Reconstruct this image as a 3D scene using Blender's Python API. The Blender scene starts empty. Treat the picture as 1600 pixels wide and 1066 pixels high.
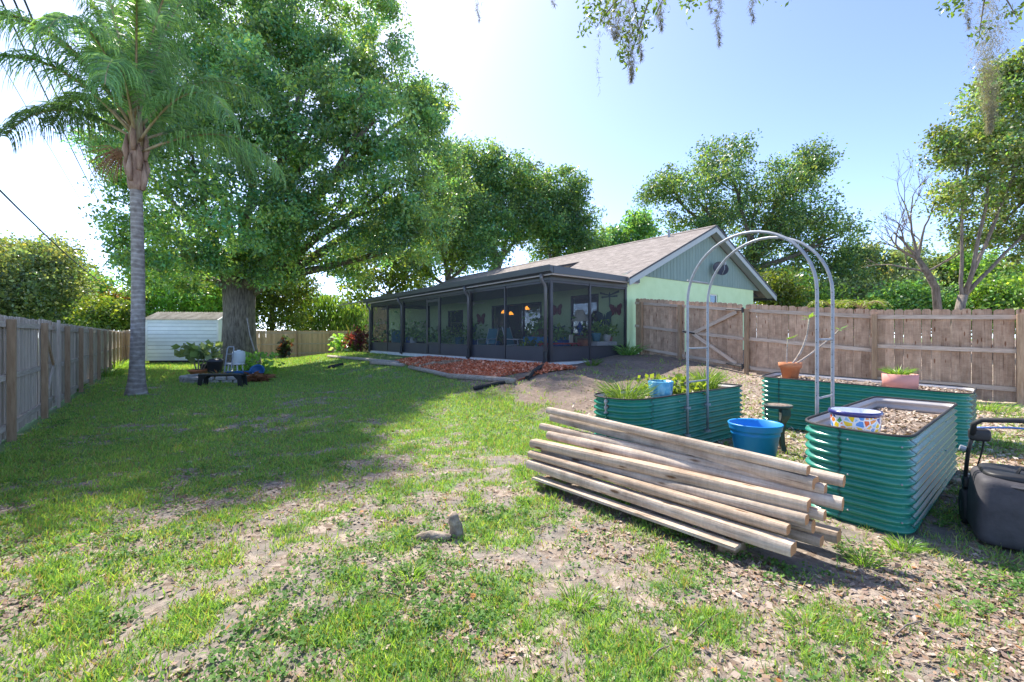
import bpy, math, random
import numpy as np
from mathutils import Vector, Matrix, Euler
R = math.radians
rng = np.random.default_rng(7)
random.seed(7)

# ---------------------------------------------------------------- camera, sky, sun, exposure
sc = bpy.context.scene
col = sc.collection
F = 711.0            # focal length in photograph pixels (1600 wide)
CZ = 1.53            # eye height
HY = 526.0           # horizon row
cd = bpy.data.cameras.new('camera'); cam = bpy.data.objects.new('camera', cd); col.objects.link(cam)
cam.location = (0, 0, CZ); cam.rotation_euler = (R(90), 0, 0)
cd.sensor_width = 36; cd.lens = 16.0; cd.shift_y = -7 / 1600; cd.clip_end = 2000; cd.clip_start = 0.05
sc.camera = cam
SUN_EL = R(51); SUN_AZ = R(-29.5)            # azimuth from +Y towards +X
sunv = Vector((math.sin(SUN_AZ) * math.cos(SUN_EL), math.cos(SUN_AZ) * math.cos(SUN_EL), math.sin(SUN_EL)))
w = bpy.data.worlds.new('World'); sc.world = w; w.use_nodes = True
nt = w.node_tree; nt.nodes.clear()
sky = nt.nodes.new('ShaderNodeTexSky'); sky.sky_type = 'NISHITA'; sky.sun_disc = False
sky.sun_elevation = SUN_EL; sky.sun_rotation = SUN_AZ; sky.air_density = 0.3; sky.dust_density = 0.32; sky.ozone_density = 0.0
bg = nt.nodes.new('ShaderNodeBackground'); bg.inputs[1].default_value = 0.15
wo = nt.nodes.new('ShaderNodeOutputWorld')
nt.links.new(sky.outputs[0], bg.inputs[0]); nt.links.new(bg.outputs[0], wo.inputs[0])
sd = bpy.data.lights.new('sun', 'SUN'); sd.energy = 2.1; sd.angle = R(0.55); sd.color = (1.0, 0.93, 0.82)
sun = bpy.data.objects.new('sun', sd); col.objects.link(sun)
sun.rotation_euler = (-sunv).to_track_quat('-Z', 'Y').to_euler(); sun.location = (-20, 30, 40)
sc.view_settings.view_transform = 'Standard'; sc.view_settings.look = 'None'
sc.view_settings.exposure = 2.2; sc.view_settings.gamma = 1.0
sc.render.engine = 'CYCLES'
cy = sc.cycles
cy.max_bounces = 8; cy.diffuse_bounces = 4; cy.glossy_bounces = 3; cy.transmission_bounces = 6; cy.transparent_max_bounces = 12
cy.use_denoising = True; cy.caustics_reflective = False; cy.caustics_refractive = False

# ---------------------------------------------------------------- helpers
def at(px, py, Y):
    """a sight line of the photograph met at distance Y"""
    return Vector(((px - 800) / F * Y, Y, CZ + (HY - py) / F * Y))

def sm(a, b, x):
    u = np.clip((x - a) / (b - a), 0, 1); return u * u * (3 - 2 * u)

HA = math.atan2(.608, .794); D2 = (.794, .608); D1 = (-.608, .794); P0 = (1.10, 13.0)
def hs(s, t, z=0.0):
    return Vector((P0[0] + D2[0] * s + D1[0] * t, P0[1] + D2[1] * s + D1[1] * t, z))
def st(x, y):
    return (x - P0[0]) * D2[0] + (y - P0[1]) * D2[1], (x - P0[0]) * D1[0] + (y - P0[1]) * D1[1]

def gz(x, y):
    s, t = st(np.asarray(x, float), np.asarray(y, float))
    h = .655 * sm(-5.5, -.3, s) * sm(-6.5, .5, t) * (1 - sm(15, 25, t))
    h = h + .25 * sm(.5, 3.5, s) * sm(-16, -8.7, t) * (1 - sm(15, 25, t))
    h = h + .11 * sm(-4, 0, s) * sm(-8, -5, t) * (1 - sm(-2, 2, t))
    return h
def g(x, y): return float(gz(x, y))

_lat = rng.random((5, 256, 256))
def noise(x, y, sc_, k=0):
    x = np.asarray(x, float) * sc_ + 1000.3; y = np.asarray(y, float) * sc_ + 1000.7
    xi = np.floor(x).astype(int); yi = np.floor(y).astype(int); fx = x - xi; fy = y - yi
    fx = fx * fx * (3 - 2 * fx); fy = fy * fy * (3 - 2 * fy); L = _lat[k]
    a = L[xi % 256, yi % 256]; b = L[(xi + 1) % 256, yi % 256]; c = L[xi % 256, (yi + 1) % 256]; d = L[(xi + 1) % 256, (yi + 1) % 256]
    return (a * (1 - fx) + b * fx) * (1 - fy) + (c * (1 - fx) + d * fx) * fy
def fbm(x, y, sc_, k=0, n=4):
    v = 0; a = 1; tot = 0
    for i in range(n):
        v = v + a * noise(x, y, sc_ * 2.03 ** i, (k + i) % 5); tot += a; a *= .55
    return v / tot

def empty(name, loc=(0, 0, 0), rz=0.0):
    o = bpy.data.objects.new(name, None); col.objects.link(o); o.location = loc; o.rotation_euler = (0, 0, rz)
    o.empty_display_size = .2
    return o
def tag(o, label=None, cat=None, group=None, kind=None):
    if label: o['label'] = label
    if cat: o['category'] = cat
    if group: o['group'] = group
    if kind: o['kind'] = kind
    return o
def thing(name, label, cat, loc=(0, 0, 0), rz=0.0, group=None):
    return tag(empty(name, loc, rz), label, cat, group)

class MB:
    def __init__(self): self.v = []; self.f = []
    def add(self, vs, fs):
        n = len(self.v); self.v.extend([tuple(p) for p in vs]); self.f.extend([tuple(i + n for i in q) for q in fs]); return self
    def box(self, x0, x1, y0, y1, z0, z1, M=None):
        vs = [Vector(p) for p in ((x0, y0, z0), (x1, y0, z0), (x1, y1, z0), (x0, y1, z0), (x0, y0, z1), (x1, y0, z1), (x1, y1, z1), (x0, y1, z1))]
        if M is not None: vs = [M @ p for p in vs]
        return self.add(vs, [(0, 3, 2, 1), (4, 5, 6, 7), (0, 1, 5, 4), (1, 2, 6, 5), (2, 3, 7, 6), (3, 0, 4, 7)])
    def cbox(self, c, sx, sy, sz, rot=(0, 0, 0)):
        return self.box(-sx / 2, sx / 2, -sy / 2, sy / 2, -sz / 2, sz / 2, Matrix.Translation(Vector(c)) @ Euler(rot).to_matrix().to_4x4())
    def prism(self, poly, y0, y1, M=None):
        """poly in x,z; extruded along y"""
        n = len(poly); vs = [Vector((p[0], y0, p[1])) for p in poly] + [Vector((p[0], y1, p[1])) for p in poly]
        if M is not None: vs = [M @ p for p in vs]
        fs = [tuple(range(n)), tuple(range(2 * n - 1, n - 1, -1))] + [(i, i + n, (i + 1) % n + n, (i + 1) % n) for i in range(n)]
        return self.add(vs, fs)
    def slab(self, poly, z0, z1):
        """poly in x,y; extruded along z"""
        n = len(poly); vs = [(p[0], p[1], z0) for p in poly] + [(p[0], p[1], z1) for p in poly]
        fs = [tuple(range(n - 1, -1, -1)), tuple(range(n, 2 * n))] + [(i, (i + 1) % n, (i + 1) % n + n, i + n) for i in range(n)]
        return self.add(vs, fs)
    def tube(self, pts, rad, n=8, cap=True):
        pts = [Vector(p) for p in pts]; m = len(pts)
        if not hasattr(rad, '__len__'): rad = [rad] * m
        rings = []; up = None
        for i, p in enumerate(pts):
            d = (pts[min(i + 1, m - 1)] - pts[max(i - 1, 0)])
            if d.length < 1e-9: d = Vector((0, 0, 1))
            d.normalize()
            if up is None:
                up = Vector((0, 0, 1)) if abs(d.z) < .9 else Vector((1, 0, 0))
            a = d.cross(up)
            if a.length < 1e-6: a = d.cross(Vector((0, 1, 0)))
            a.normalize(); b = a.cross(d); up = b
            rings.append([p + (a * math.cos(2 * math.pi * k / n) + b * math.sin(2 * math.pi * k / n)) * rad[i] for k in range(n)])
        vs = [q for r_ in rings for q in r_]
        fs = [(i * n + k, i * n + (k + 1) % n, (i + 1) * n + (k + 1) % n, (i + 1) * n + k) for i in range(m - 1) for k in range(n)]
        if cap: fs += [tuple(range(n - 1, -1, -1)), tuple(range((m - 1) * n, m * n))]
        return self.add(vs, fs)
    def lathe(self, prof, n=24, c=(0, 0, 0), closed=False):
        m = len(prof)
        vs = [(c[0] + r_ * math.cos(2 * math.pi * k / n), c[1] + r_ * math.sin(2 * math.pi * k / n), c[2] + z) for (r_, z) in prof for k in range(n)]
        fs = [(i * n + k, i * n + (k + 1) % n, (i + 1) * n + (k + 1) % n, (i + 1) * n + k) for i in range(m - 1) for k in range(n)]
        if prof[0][0] > 1e-4 and prof[0][1] < .02: fs.append(tuple(range(n - 1, -1, -1)))
        return self.add(vs, fs)
    def ball(self, c, rx, ry, rz, n=12, m=8):
        prof = [(math.sin(math.pi * i / m), -math.cos(math.pi * i / m)) for i in range(m + 1)]
        vs = [(c[0] + rx * p[0] * math.cos(2 * math.pi * k / n), c[1] + ry * p[0] * math.sin(2 * math.pi * k / n), c[2] + rz * p[1]) for p in prof for k in range(n)]
        fs = [(i * n + k, i * n + (k + 1) % n, (i + 1) * n + (k + 1) % n, (i + 1) * n + k) for i in range(m) for k in range(n)]
        return self.add(vs, fs)
    def mesh(self, name, m, smooth=False):
        me = bpy.data.meshes.new(name); me.from_pydata(self.v, [], self.f)
        if m: me.materials.append(m)
        if smooth: me.polygons.foreach_set('use_smooth', [True] * len(me.polygons))
        me.update(); return me
    def build(self, name, m, parent=None, smooth=False, bevel=0, loc=None):
        o = bpy.data.objects.new(name, self.mesh(name, m, smooth)); col.objects.link(o)
        if parent is not None: o.parent = parent
        if loc is not None: o.location = loc
        if bevel:
            b = o.modifiers.new('bevel', 'BEVEL'); b.width = bevel; b.segments = 2; b.limit_method = 'ANGLE'
        return o
def box(name, m, parent, x0, x1, y0, y1, z0, z1, bevel=0):
    return MB().box(x0, x1, y0, y1, z0, z1).build(name, m, parent, bevel=bevel)
def put(name, me, parent, loc=(0, 0, 0), rot=(0, 0, 0), scale=(1, 1, 1)):
    o = bpy.data.objects.new(name, me); col.objects.link(o); o.parent = parent
    o.location = loc; o.rotation_euler = rot; o.scale = scale; return o

# ---------------------------------------------------------------- materials
def _nodes(name):
    m = bpy.data.materials.new(name); m.use_nodes = True; t = m.node_tree
    return m, t, t.nodes, t.links, t.nodes['Principled BSDF']
def mat(name, c, rough=.7, c2=None, scale=8, stretch=None, bump=0, metal=0, detail=4, objvar=0, spec=None, lo=.35, hi=.65, coat=0, c3=None, scale3=1.5):
    m, t, N, L, b = _nodes(name)
    b.inputs['Roughness'].default_value = rough; b.inputs['Metallic'].default_value = metal
    if spec is not None: b.inputs['Specular IOR Level'].default_value = spec
    if coat: b.inputs['Coat Weight'].default_value = coat; b.inputs['Coat Roughness'].default_value = .08
    src = None
    if c2 is not None or bump:
        tc = N.new('ShaderNodeTexCoord'); mp = N.new('ShaderNodeMapping'); L.new(tc.outputs['Object'], mp.inputs[0])
        if stretch: mp.inputs['Scale'].default_value = stretch
        oi = N.new('ShaderNodeObjectInfo'); vm = N.new('ShaderNodeVectorMath'); vm.operation = 'ADD'
        mu = N.new('ShaderNodeMath'); mu.operation = 'MULTIPLY'; mu.inputs[1].default_value = 57.0
        L.new(oi.outputs['Random'], mu.inputs[0]); L.new(mp.outputs[0], vm.inputs[0]); L.new(mu.outputs[0], vm.inputs[1])
        no = N.new('ShaderNodeTexNoise'); no.inputs['Scale'].default_value = scale; no.inputs['Detail'].default_value = detail
        no.inputs['Roughness'].default_value = .65
        L.new(vm.outputs[0], no.inputs[0])
        cr = N.new('ShaderNodeValToRGB'); cr.color_ramp.elements[0].position = lo; cr.color_ramp.elements[1].position = hi
        cr.color_ramp.elements[0].color = (*c, 1); cr.color_ramp.elements[1].color = (*(c2 or c), 1)
        L.new(no.outputs[0], cr.inputs[0]); src = cr.outputs[0]
        if c3 is not None:
            n3 = N.new('ShaderNodeTexNoise'); n3.inputs['Scale'].default_value = scale3; n3.inputs['Detail'].default_value = 3
            L.new(vm.outputs[0], n3.inputs[0])
            r3 = N.new('ShaderNodeValToRGB'); r3.color_ramp.elements[0].position = .5; r3.color_ramp.elements[1].position = .68
            L.new(n3.outputs[0], r3.inputs[0])
            mx = N.new('ShaderNodeMixRGB'); L.new(r3.outputs[0], mx.inputs[0]); L.new(src, mx.inputs[1]); mx.inputs[2].default_value = (*c3, 1); src = mx.outputs[0]
        if bump:
            bp = N.new('ShaderNodeBump'); bp.inputs['Strength'].default_value = bump; bp.inputs['Distance'].default_value = .02
            L.new(no.outputs[0], bp.inputs['Height']); L.new(bp.outputs[0], b.inputs['Normal'])
    if objvar:
        oi = N.new('ShaderNodeObjectInfo'); hsv = N.new('ShaderNodeHueSaturation')
        mr = N.new('ShaderNodeMapRange'); mr.inputs[3].default_value = 1 - objvar; mr.inputs[4].default_value = 1 + objvar
        L.new(oi.outputs['Random'], mr.inputs[0]); L.new(mr.outputs[0], hsv.inputs['Value'])
        if src is not None: L.new(src, hsv.inputs['Color'])
        else: hsv.inputs['Color'].default_value = (*c, 1)
        src = hsv.outputs[0]
    if src is not None: L.new(src, b.inputs['Base Color'])
    else: b.inputs['Base Color'].default_value = (*c, 1)
    return m
def leafmat(name, trans=.45, rough=.5, gloss=.25):
    m = bpy.data.materials.new(name); m.use_nodes = True; t = m.node_tree; N = t.nodes; L = t.links
    b = N['Principled BSDF']; out = N['Material Output']
    at_ = N.new('ShaderNodeAttribute'); at_.attribute_name = 'tint'
    L.new(at_.outputs['Color'], b.inputs['Base Color']); b.inputs['Roughness'].default_value = rough
    b.inputs['Specular IOR Level'].default_value = gloss
    tr = N.new('ShaderNodeBsdfTranslucent'); hv = N.new('ShaderNodeMixRGB'); hv.blend_type = 'MULTIPLY'; hv.inputs[0].default_value = 1
    hv.inputs[2].default_value = (1.9, 1.75, .65, 1)
    L.new(at_.outputs['Color'], hv.inputs[1]); L.new(hv.outputs[0], tr.inputs[0])
    mx = N.new('ShaderNodeMixShader'); mx.inputs[0].default_value = trans
    L.new(b.outputs[0], mx.inputs[1]); L.new(tr.outputs[0], mx.inputs[2]); L.new(mx.outputs[0], out.inputs[0])
    return m
LEAF = leafmat('leaf_foliage', .45, .38, .6); GRASSM = leafmat('grass_blade', .35, .6, .2); MOSSM = leafmat('spanish_moss', .3, .9, .05)
LITTER = leafmat('leaf_litter', .05, .8, .1)

M = {}
M['post'] = mat('fence_post_wood', (.32, .20, .115), .85, (.46, .31, .19), 3, (9, 9, 1.2), .25, objvar=.18)
M['picket_grey'] = mat('weathered_picket', (.37, .295, .24), .9, (.54, .445, .37), 3, (10, 10, .9), .3, objvar=.14)
M['picket'] = mat('fence_picket_wood', (.48, .29, .185), .88, (.68, .475, .335), 3, (9, 9, .8), .3, objvar=.22, c3=(.52, .40, .32), scale3=.8)
M['rail'] = mat('fence_rail_wood', (.44, .32, .24), .88, (.60, .48, .38), 3, (1.2, 9, 9), .3, objvar=.12)
M['rail_grey'] = mat('weathered_rail', (.37, .30, .25), .9, (.52, .44, .37), 3, (1.2, 9, 9), .3, objvar=.12)
M['picket_back'] = mat('cedar_picket', (.52, .33, .20), .88, (.66, .46, .30), 3, (9, 9, .8), .25, objvar=.16)
M['timber_grey'] = mat('weathered_timber', (.27, .22, .185), .9, (.52, .46, .40), 5, (.5, 9, 9), .9, detail=8, objvar=.13, c3=(.30, .24, .19), scale3=1.8)
M['timber_tan'] = mat('tan_timber', (.32, .22, .14), .9, (.52, .40, .29), 5, (.5, 9, 9), .8, detail=8, objvar=.12, c3=(.33, .22, .13), scale3=1.8)
M['timber_end'] = mat('cut_timber_end', (.44, .19, .07), .85, (.62, .34, .16), 22, None, .2, objvar=.2)
def timber_mat(name, c0, c1, knot, ax=None):
    m, t, N, L, b = _nodes(name); b.inputs['Roughness'].default_value = .9; b.inputs['Specular IOR Level'].default_value = .2
    tc = N.new('ShaderNodeTexCoord'); oi = N.new('ShaderNodeObjectInfo'); mu = N.new('ShaderNodeMath'); mu.operation = 'MULTIPLY'; mu.inputs[1].default_value = 91.0; L.new(oi.outputs['Random'], mu.inputs[0])
    def vec(scl):
        mp = N.new('ShaderNodeMapping'); mp.inputs['Scale'].default_value = scl if not ax else (scl[1], scl[2], scl[0]); L.new(tc.outputs['Object'], mp.inputs[0]); v = N.new('ShaderNodeVectorMath'); L.new(mp.outputs[0], v.inputs[0]); L.new(mu.outputs[0], v.inputs[1]); return v.outputs[0]
    def nz(scl, s, d=6):
        n = N.new('ShaderNodeTexNoise'); n.inputs['Scale'].default_value = s; n.inputs['Detail'].default_value = d; n.inputs['Roughness'].default_value = .7; L.new(vec(scl), n.inputs[0]); return n.outputs[0]
    def ramp(src, p0, p1, a, c):
        r_ = N.new('ShaderNodeValToRGB'); r_.color_ramp.elements[0].position = p0; r_.color_ramp.elements[1].position = p1; r_.color_ramp.elements[0].color = (*a, 1); r_.color_ramp.elements[1].color = (*c, 1); L.new(src, r_.inputs[0]); return r_.outputs[0]
    def mul(a, c, f=1.0):
        x = N.new('ShaderNodeMixRGB'); x.blend_type = 'MULTIPLY'; x.inputs[0].default_value = f; L.new(a, x.inputs[1]); L.new(c, x.inputs[2]); return x.outputs[0]
    grain = nz((.6, 14, 14), 5, 8)
    c = ramp(grain, .3, .7, c0, c1)
    c = mul(c, ramp(nz((1, 1, 1), 3.0, 5), .30, .62, (.55, .52, .50), (1.05, 1.05, 1.05)))          # weather stains
    saw = nz((26, 3, 3), 2.0, 4); c = mul(c, ramp(saw, .36, .6, (.82, .80, .78), (1, 1, 1)), .6)   # cross saw marks
    crack = ramp(nz((.35, 26, 26), 2.2, 3), .30, .37, (.22, .18, .15), (1, 1, 1)); c = mul(c, crack, .9)
    vo = N.new('ShaderNodeTexVoronoi'); vo.inputs['Scale'].default_value = 1; L.new(vec((2.6, 11, 11)), vo.inputs[0])
    c = mul(c, ramp(vo.outputs['Distance'], .10, .17, knot, (1, 1, 1)))
    hv = N.new('ShaderNodeHueSaturation'); mr = N.new('ShaderNodeMapRange'); mr.inputs[3].default_value = .82; mr.inputs[4].default_value = 1.15; L.new(oi.outputs['Random'], mr.inputs[0]); L.new(mr.outputs[0], hv.inputs['Value']); L.new(c, hv.inputs['Color']); L.new(hv.outputs[0], b.inputs['Base Color'])
    bp = N.new('ShaderNodeBump'); bp.inputs['Strength'].default_value = .8; bp.inputs['Distance'].default_value = .006; L.new(grain, bp.inputs['Height']); L.new(bp.outputs[0], b.inputs['Normal']); return m
M['pile_grey'] = timber_mat('weathered_pile_timber', (.42, .33, .255), (.68, .58, .47), (.34, .26, .20))
M['pile_tan'] = timber_mat('tan_pile_timber', (.42, .315, .225), (.66, .53, .41), (.34, .24, .17))
M['picket'] = timber_mat('brown_knotty_picket', (.49, .305, .20), (.68, .485, .345), (.48, .34, .27), 'z')
M['bark'] = mat('oak_bark', (.075, .058, .045), .95, (.22, .18, .15), 5, (3, 3, .5), 1.0)
M['bark_grey'] = mat('grey_bark', (.11, .09, .07), .95, (.26, .22, .185), 5, (3, 3, .5), .8)
M['bronze'] = mat('dark_bronze_metal', (.035, .033, .038), .42, (.05, .047, .053), 2, spec=.5)
M['kick'] = mat('kick_panel_metal', (.045, .045, .055), .5, (.058, .057, .067), 1.2)
M['fascia'] = mat('fascia_metal', (.06, .065, .07), .4, (.075, .08, .085), 1.5)
M['spout'] = mat('bronze_downspout', (.11, .105, .11), .35, (.13, .125, .13), 2, spec=.6)
M['soffit'] = mat('soffit_beige', (.42, .36, .32), .7)
M['slab'] = mat('white_slab_edge', (.62, .62, .62), .8, (.74, .73, .71), 4, bump=.1)
M['stucco'] = mat('mint_stucco', (.58, .76, .42), .9, (.64, .82, .48), 2.0, bump=.12)
M['stucco_y'] = mat('yellow_green_stucco', (.58, .66, .25), .9, (.64, .72, .30), 2.5)
M['siding'] = mat('teal_siding', (.20, .285, .25), .75, (.225, .315, .28), 2, (3, 3, .6), objvar=.04)
M['trim'] = mat('grey_trim', (.40, .45, .44), .7)
M['dark_trim'] = mat('drip_edge', (.04, .04, .045), .5)
M['plywood'] = mat('plywood_cheek', (.40, .26, .15), .8, (.50, .34, .20), 3)
M['ceiling'] = mat('porch_ceiling', (.40, .40, .42), .7)
M['floor'] = mat('porch_floor', (.28, .25, .23), .6, (.34, .3, .27), 4)
M['white'] = mat('white_paint', (.78, .78, .78), .55)
M['shedw'] = mat('white_shed_siding', (.74, .77, .79), .55, (.86, .88, .89), 1.2, objvar=.05)
M['shedroof'] = mat('shed_roof_metal', (.13, .125, .11), .95, (.24, .235, .22), 3, (1, .3, 1), spec=.05)
M['black'] = mat('black_plastic', (.018, .018, .02), .5)
M['rubber'] = mat('black_rubber', (.02, .02, .021), .75, (.035, .035, .035), 12)
M['bag'] = mat('grass_bag_fabric', (.038, .036, .042), .7, (.06, .057, .066), 9, bump=.25)
M['bluelever'] = mat('blue_painted_steel', (.08, .16, .42), .35, metal=.3)
M['steel'] = mat('galvanised_steel', (.27, .285, .31), .5, (.36, .375, .40), 9, metal=.2)
M['greenbed'] = mat('green_coated_steel', (.018, .21, .15), .27, (.034, .26, .19), 2.5, spec=.6, coat=.15, detail=8)
M['seam'] = mat('bed_panel_seam', (.006, .10, .075), .4)
M['bedin'] = mat('bed_inner_steel', (.48, .45, .43), .5, (.55, .52, .50), 3)
M['terra'] = mat('terracotta', (.50, .17, .07), .8, (.60, .24, .11), 6, bump=.1)
M['pink'] = mat('pink_plastic_pot', (.66, .28, .23), .6, (.70, .33, .28), 4)
M['bluepot'] = mat('blue_plastic_pot', (.018, .26, .66), .4, (.024, .30, .72), 3)
M['bluecer'] = mat('blue_ceramic', (.03, .10, .36), .25)
M['tealcloth'] = mat('teal_sling_fabric', (.10, .30, .38), .8)
M['bluecloth'] = mat('blue_table_cloth', (.05, .27, .50), .85)
M['red'] = mat('red_cushion', (.50, .03, .03), .8)
M['wood'] = mat('brown_furniture_wood', (.20, .09, .04), .6, (.28, .14, .07), 4, (1, 1, 6))
M['lampshade'] = mat('cream_lamp_shade', (.72, .66, .55), .85)
M['iron'] = mat('dark_green_cast_iron', (.035, .05, .045), .6, (.06, .085, .075), 14, bump=.3)
M['soil'] = mat('potting_soil', (.06, .045, .035), .95, (.13, .10, .075), 30, bump=.8)
M['bedsoil'] = mat('bed_soil_with_chips', (.13, .10, .08), .95, (.33, .26, .21), 26, bump=1.0)
M['stump'] = mat('weathered_stump', (.21, .165, .12), .95, (.40, .33, .255), 16, bump=.9)
M['stone'] = mat('grey_field_stone', (.30, .28, .26), .9, (.44, .41, .38), 7, bump=.4)
M['brick'] = mat('old_red_brick', (.24, .11, .075), .9, (.32, .18, .13), 14, bump=.3)
M['navy'] = mat('navy_glaze', (.03, .03, .16), .2, coat=.5)
M['whiteglaze'] = mat('white_glaze', (.74, .76, .80), .15, coat=.5)
M['tank'] = mat('white_tank_paint', (.66, .70, .68), .5)
M['bluebin'] = mat('blue_bin_plastic', (.02, .12, .30), .5)
M['palm'] = mat('palm_trunk', (.20, .175, .17), .9, (.33, .30, .29), 5, (1, 1, 7), .6)
M['palmboot'] = mat('palm_boot_fibre', (.22, .12, .085), .9, (.42, .28, .21), 4, (2, 2, .6), .5)
M['crownshaft'] = mat('palm_leaf_base', (.30, .20, .10), .7, (.42, .34, .22), 3, (4, 4, .4))
def palm_mat():
    m, t, N, L, b = _nodes('ringed_palm_trunk'); b.inputs['Roughness'].default_value = .9
    tc = N.new('ShaderNodeTexCoord'); wv = N.new('ShaderNodeTexWave'); wv.bands_direction = 'Z'; wv.inputs['Scale'].default_value = 2.6; wv.inputs['Distortion'].default_value = 4.5; wv.inputs['Detail'].default_value = 4; L.new(tc.outputs['Object'], wv.inputs[0])
    r1 = N.new('ShaderNodeValToRGB'); r1.color_ramp.elements[0].position = .55; r1.color_ramp.elements[0].color = (.30, .26, .235, 1); r1.color_ramp.elements[1].position = .93; r1.color_ramp.elements[1].color = (.40, .355, .325, 1); L.new(wv.outputs['Fac'], r1.inputs[0])
    no = N.new('ShaderNodeTexNoise'); no.inputs['Scale'].default_value = 7; no.inputs['Detail'].default_value = 7; L.new(tc.outputs['Object'], no.inputs[0])
    r2 = N.new('ShaderNodeValToRGB'); r2.color_ramp.elements[0].position = .3; r2.color_ramp.elements[0].color = (.55, .5, .48, 1); r2.color_ramp.elements[1].position = .65; r2.color_ramp.elements[1].color = (1.1, 1.1, 1.1, 1); L.new(no.outputs[0], r2.inputs[0])
    x = N.new('ShaderNodeMixRGB'); x.blend_type = 'MULTIPLY'; x.inputs[0].default_value = 1; L.new(r1.outputs[0], x.inputs[1]); L.new(r2.outputs[0], x.inputs[2]); L.new(x.outputs[0], b.inputs['Base Color'])
    bp = N.new('ShaderNodeBump'); bp.inputs['Strength'].default_value = .6; bp.inputs['Distance'].default_value = .02; L.new(no.outputs[0], bp.inputs['Height']); L.new(bp.outputs[0], b.inputs['Normal']); return m
M['palm'] = palm_mat()
M['wire'] = mat('black_cable', (.02, .02, .022), .6)
M['roofwhite'] = mat('pale_roof', (.66, .62, .60), .8)
M['tanwall'] = mat('tan_wall', (.62, .46, .30), .9)
M['artred'] = mat('red_metal_art', (.22, .05, .055), .6)
M['artdark'] = mat('dark_teal_metal_art', (.05, .11, .12), .5)
M['brown_leaf'] = mat('dry_palm_frond', (.25, .12, .06), .9, (.36, .20, .11), 8)
M['bluespiral'] = mat('turquoise_glazed_pot', (.02, .20, .40), .25, (.15, .45, .60), 14, (1, 1, .5))

def screen_mat():
    m = bpy.data.materials.new('insect_screen'); m.use_nodes = True; N = m.node_tree.nodes; L = m.node_tree.links
    b = N['Principled BSDF']; b.inputs['Base Color'].default_value = (.045, .048, .055, 1); b.inputs['Roughness'].default_value = .6
    t = N.new('ShaderNodeBsdfTransparent'); t.inputs[0].default_value = (1, 1, 1, 1); x = N.new('ShaderNodeMixShader'); x.inputs[0].default_value = .28
    L.new(t.outputs[0], x.inputs[1]); L.new(b.outputs[0], x.inputs[2]); L.new(x.outputs[0], N['Material Output'].inputs[0]); return m
M['screen'] = screen_mat()
def glass_mat():
    m = bpy.data.materials.new('window_glass'); m.use_nodes = True; N = m.node_tree.nodes; L = m.node_tree.links
    gl = N.new('ShaderNodeBsdfGlossy'); gl.inputs['Roughness'].default_value = .03; gl.inputs[0].default_value = (.8, .85, .9, 1)
    t = N.new('ShaderNodeBsdfTransparent'); t.inputs[0].default_value = (.75, .8, .82, 1); x = N.new('ShaderNodeMixShader'); x.inputs[0].default_value = .13; L.new(t.outputs[0], x.inputs[1]); L.new(gl.outputs[0], x.inputs[2])
    L.new(x.outputs[0], N['Material Output'].inputs[0]); return m
M['glass'] = glass_mat()
def emit(name, c, s):
    m = bpy.data.materials.new(name); m.use_nodes = True; b = m.node_tree.nodes['Principled BSDF']
    b.inputs['Base Color'].default_value = (*c, 1); b.inputs['Emission Color'].default_value = (*c, 1); b.inputs['Emission Strength'].default_value = s; return m
M['amber'] = emit('lit_amber_glass', (1.0, .33, .03), 1.2)
def shingle_mat():
    m, t, N, L, b = _nodes('asphalt_shingles'); b.inputs['Roughness'].default_value = .92
    tc = N.new('ShaderNodeTexCoord'); mp = N.new('ShaderNodeMapping'); L.new(tc.outputs['Object'], mp.inputs[0])
    mp.inputs['Rotation'].default_value = (0, 0, R(90))
    br = N.new('ShaderNodeTexBrick'); L.new(mp.outputs[0], br.inputs[0])
    br.inputs['Scale'].default_value = 1; br.inputs['Brick Width'].default_value = .32; br.inputs['Row Height'].default_value = .14; br.inputs['Mortar Size'].default_value = .006
    br.inputs['Color1'].default_value = (.19, .163, .15, 1); br.inputs['Color2'].default_value = (.28, .245, .228, 1); br.inputs['Mortar'].default_value = (.11, .09, .085, 1)
    no = N.new('ShaderNodeTexNoise'); no.inputs['Scale'].default_value = 5; no.inputs['Detail'].default_value = 6; L.new(tc.outputs['Object'], no.inputs[0])
    mx = N.new('ShaderNodeMixRGB'); mx.blend_type = 'OVERLAY'; mx.inputs[0].default_value = .35; L.new(br.outputs[0], mx.inputs[1]); L.new(no.outputs[0], mx.inputs[2])
    L.new(mx.outputs[0], b.inputs['Base Color'])
    bp = N.new('ShaderNodeBump'); bp.inputs['Strength'].default_value = .4; bp.inputs['Distance'].default_value = .01; L.new(br.outputs['Fac'], bp.inputs['Height']); bp.invert = True
    L.new(bp.outputs[0], b.inputs['Normal']); return m
M['shingle'] = shingle_mat()
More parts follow.
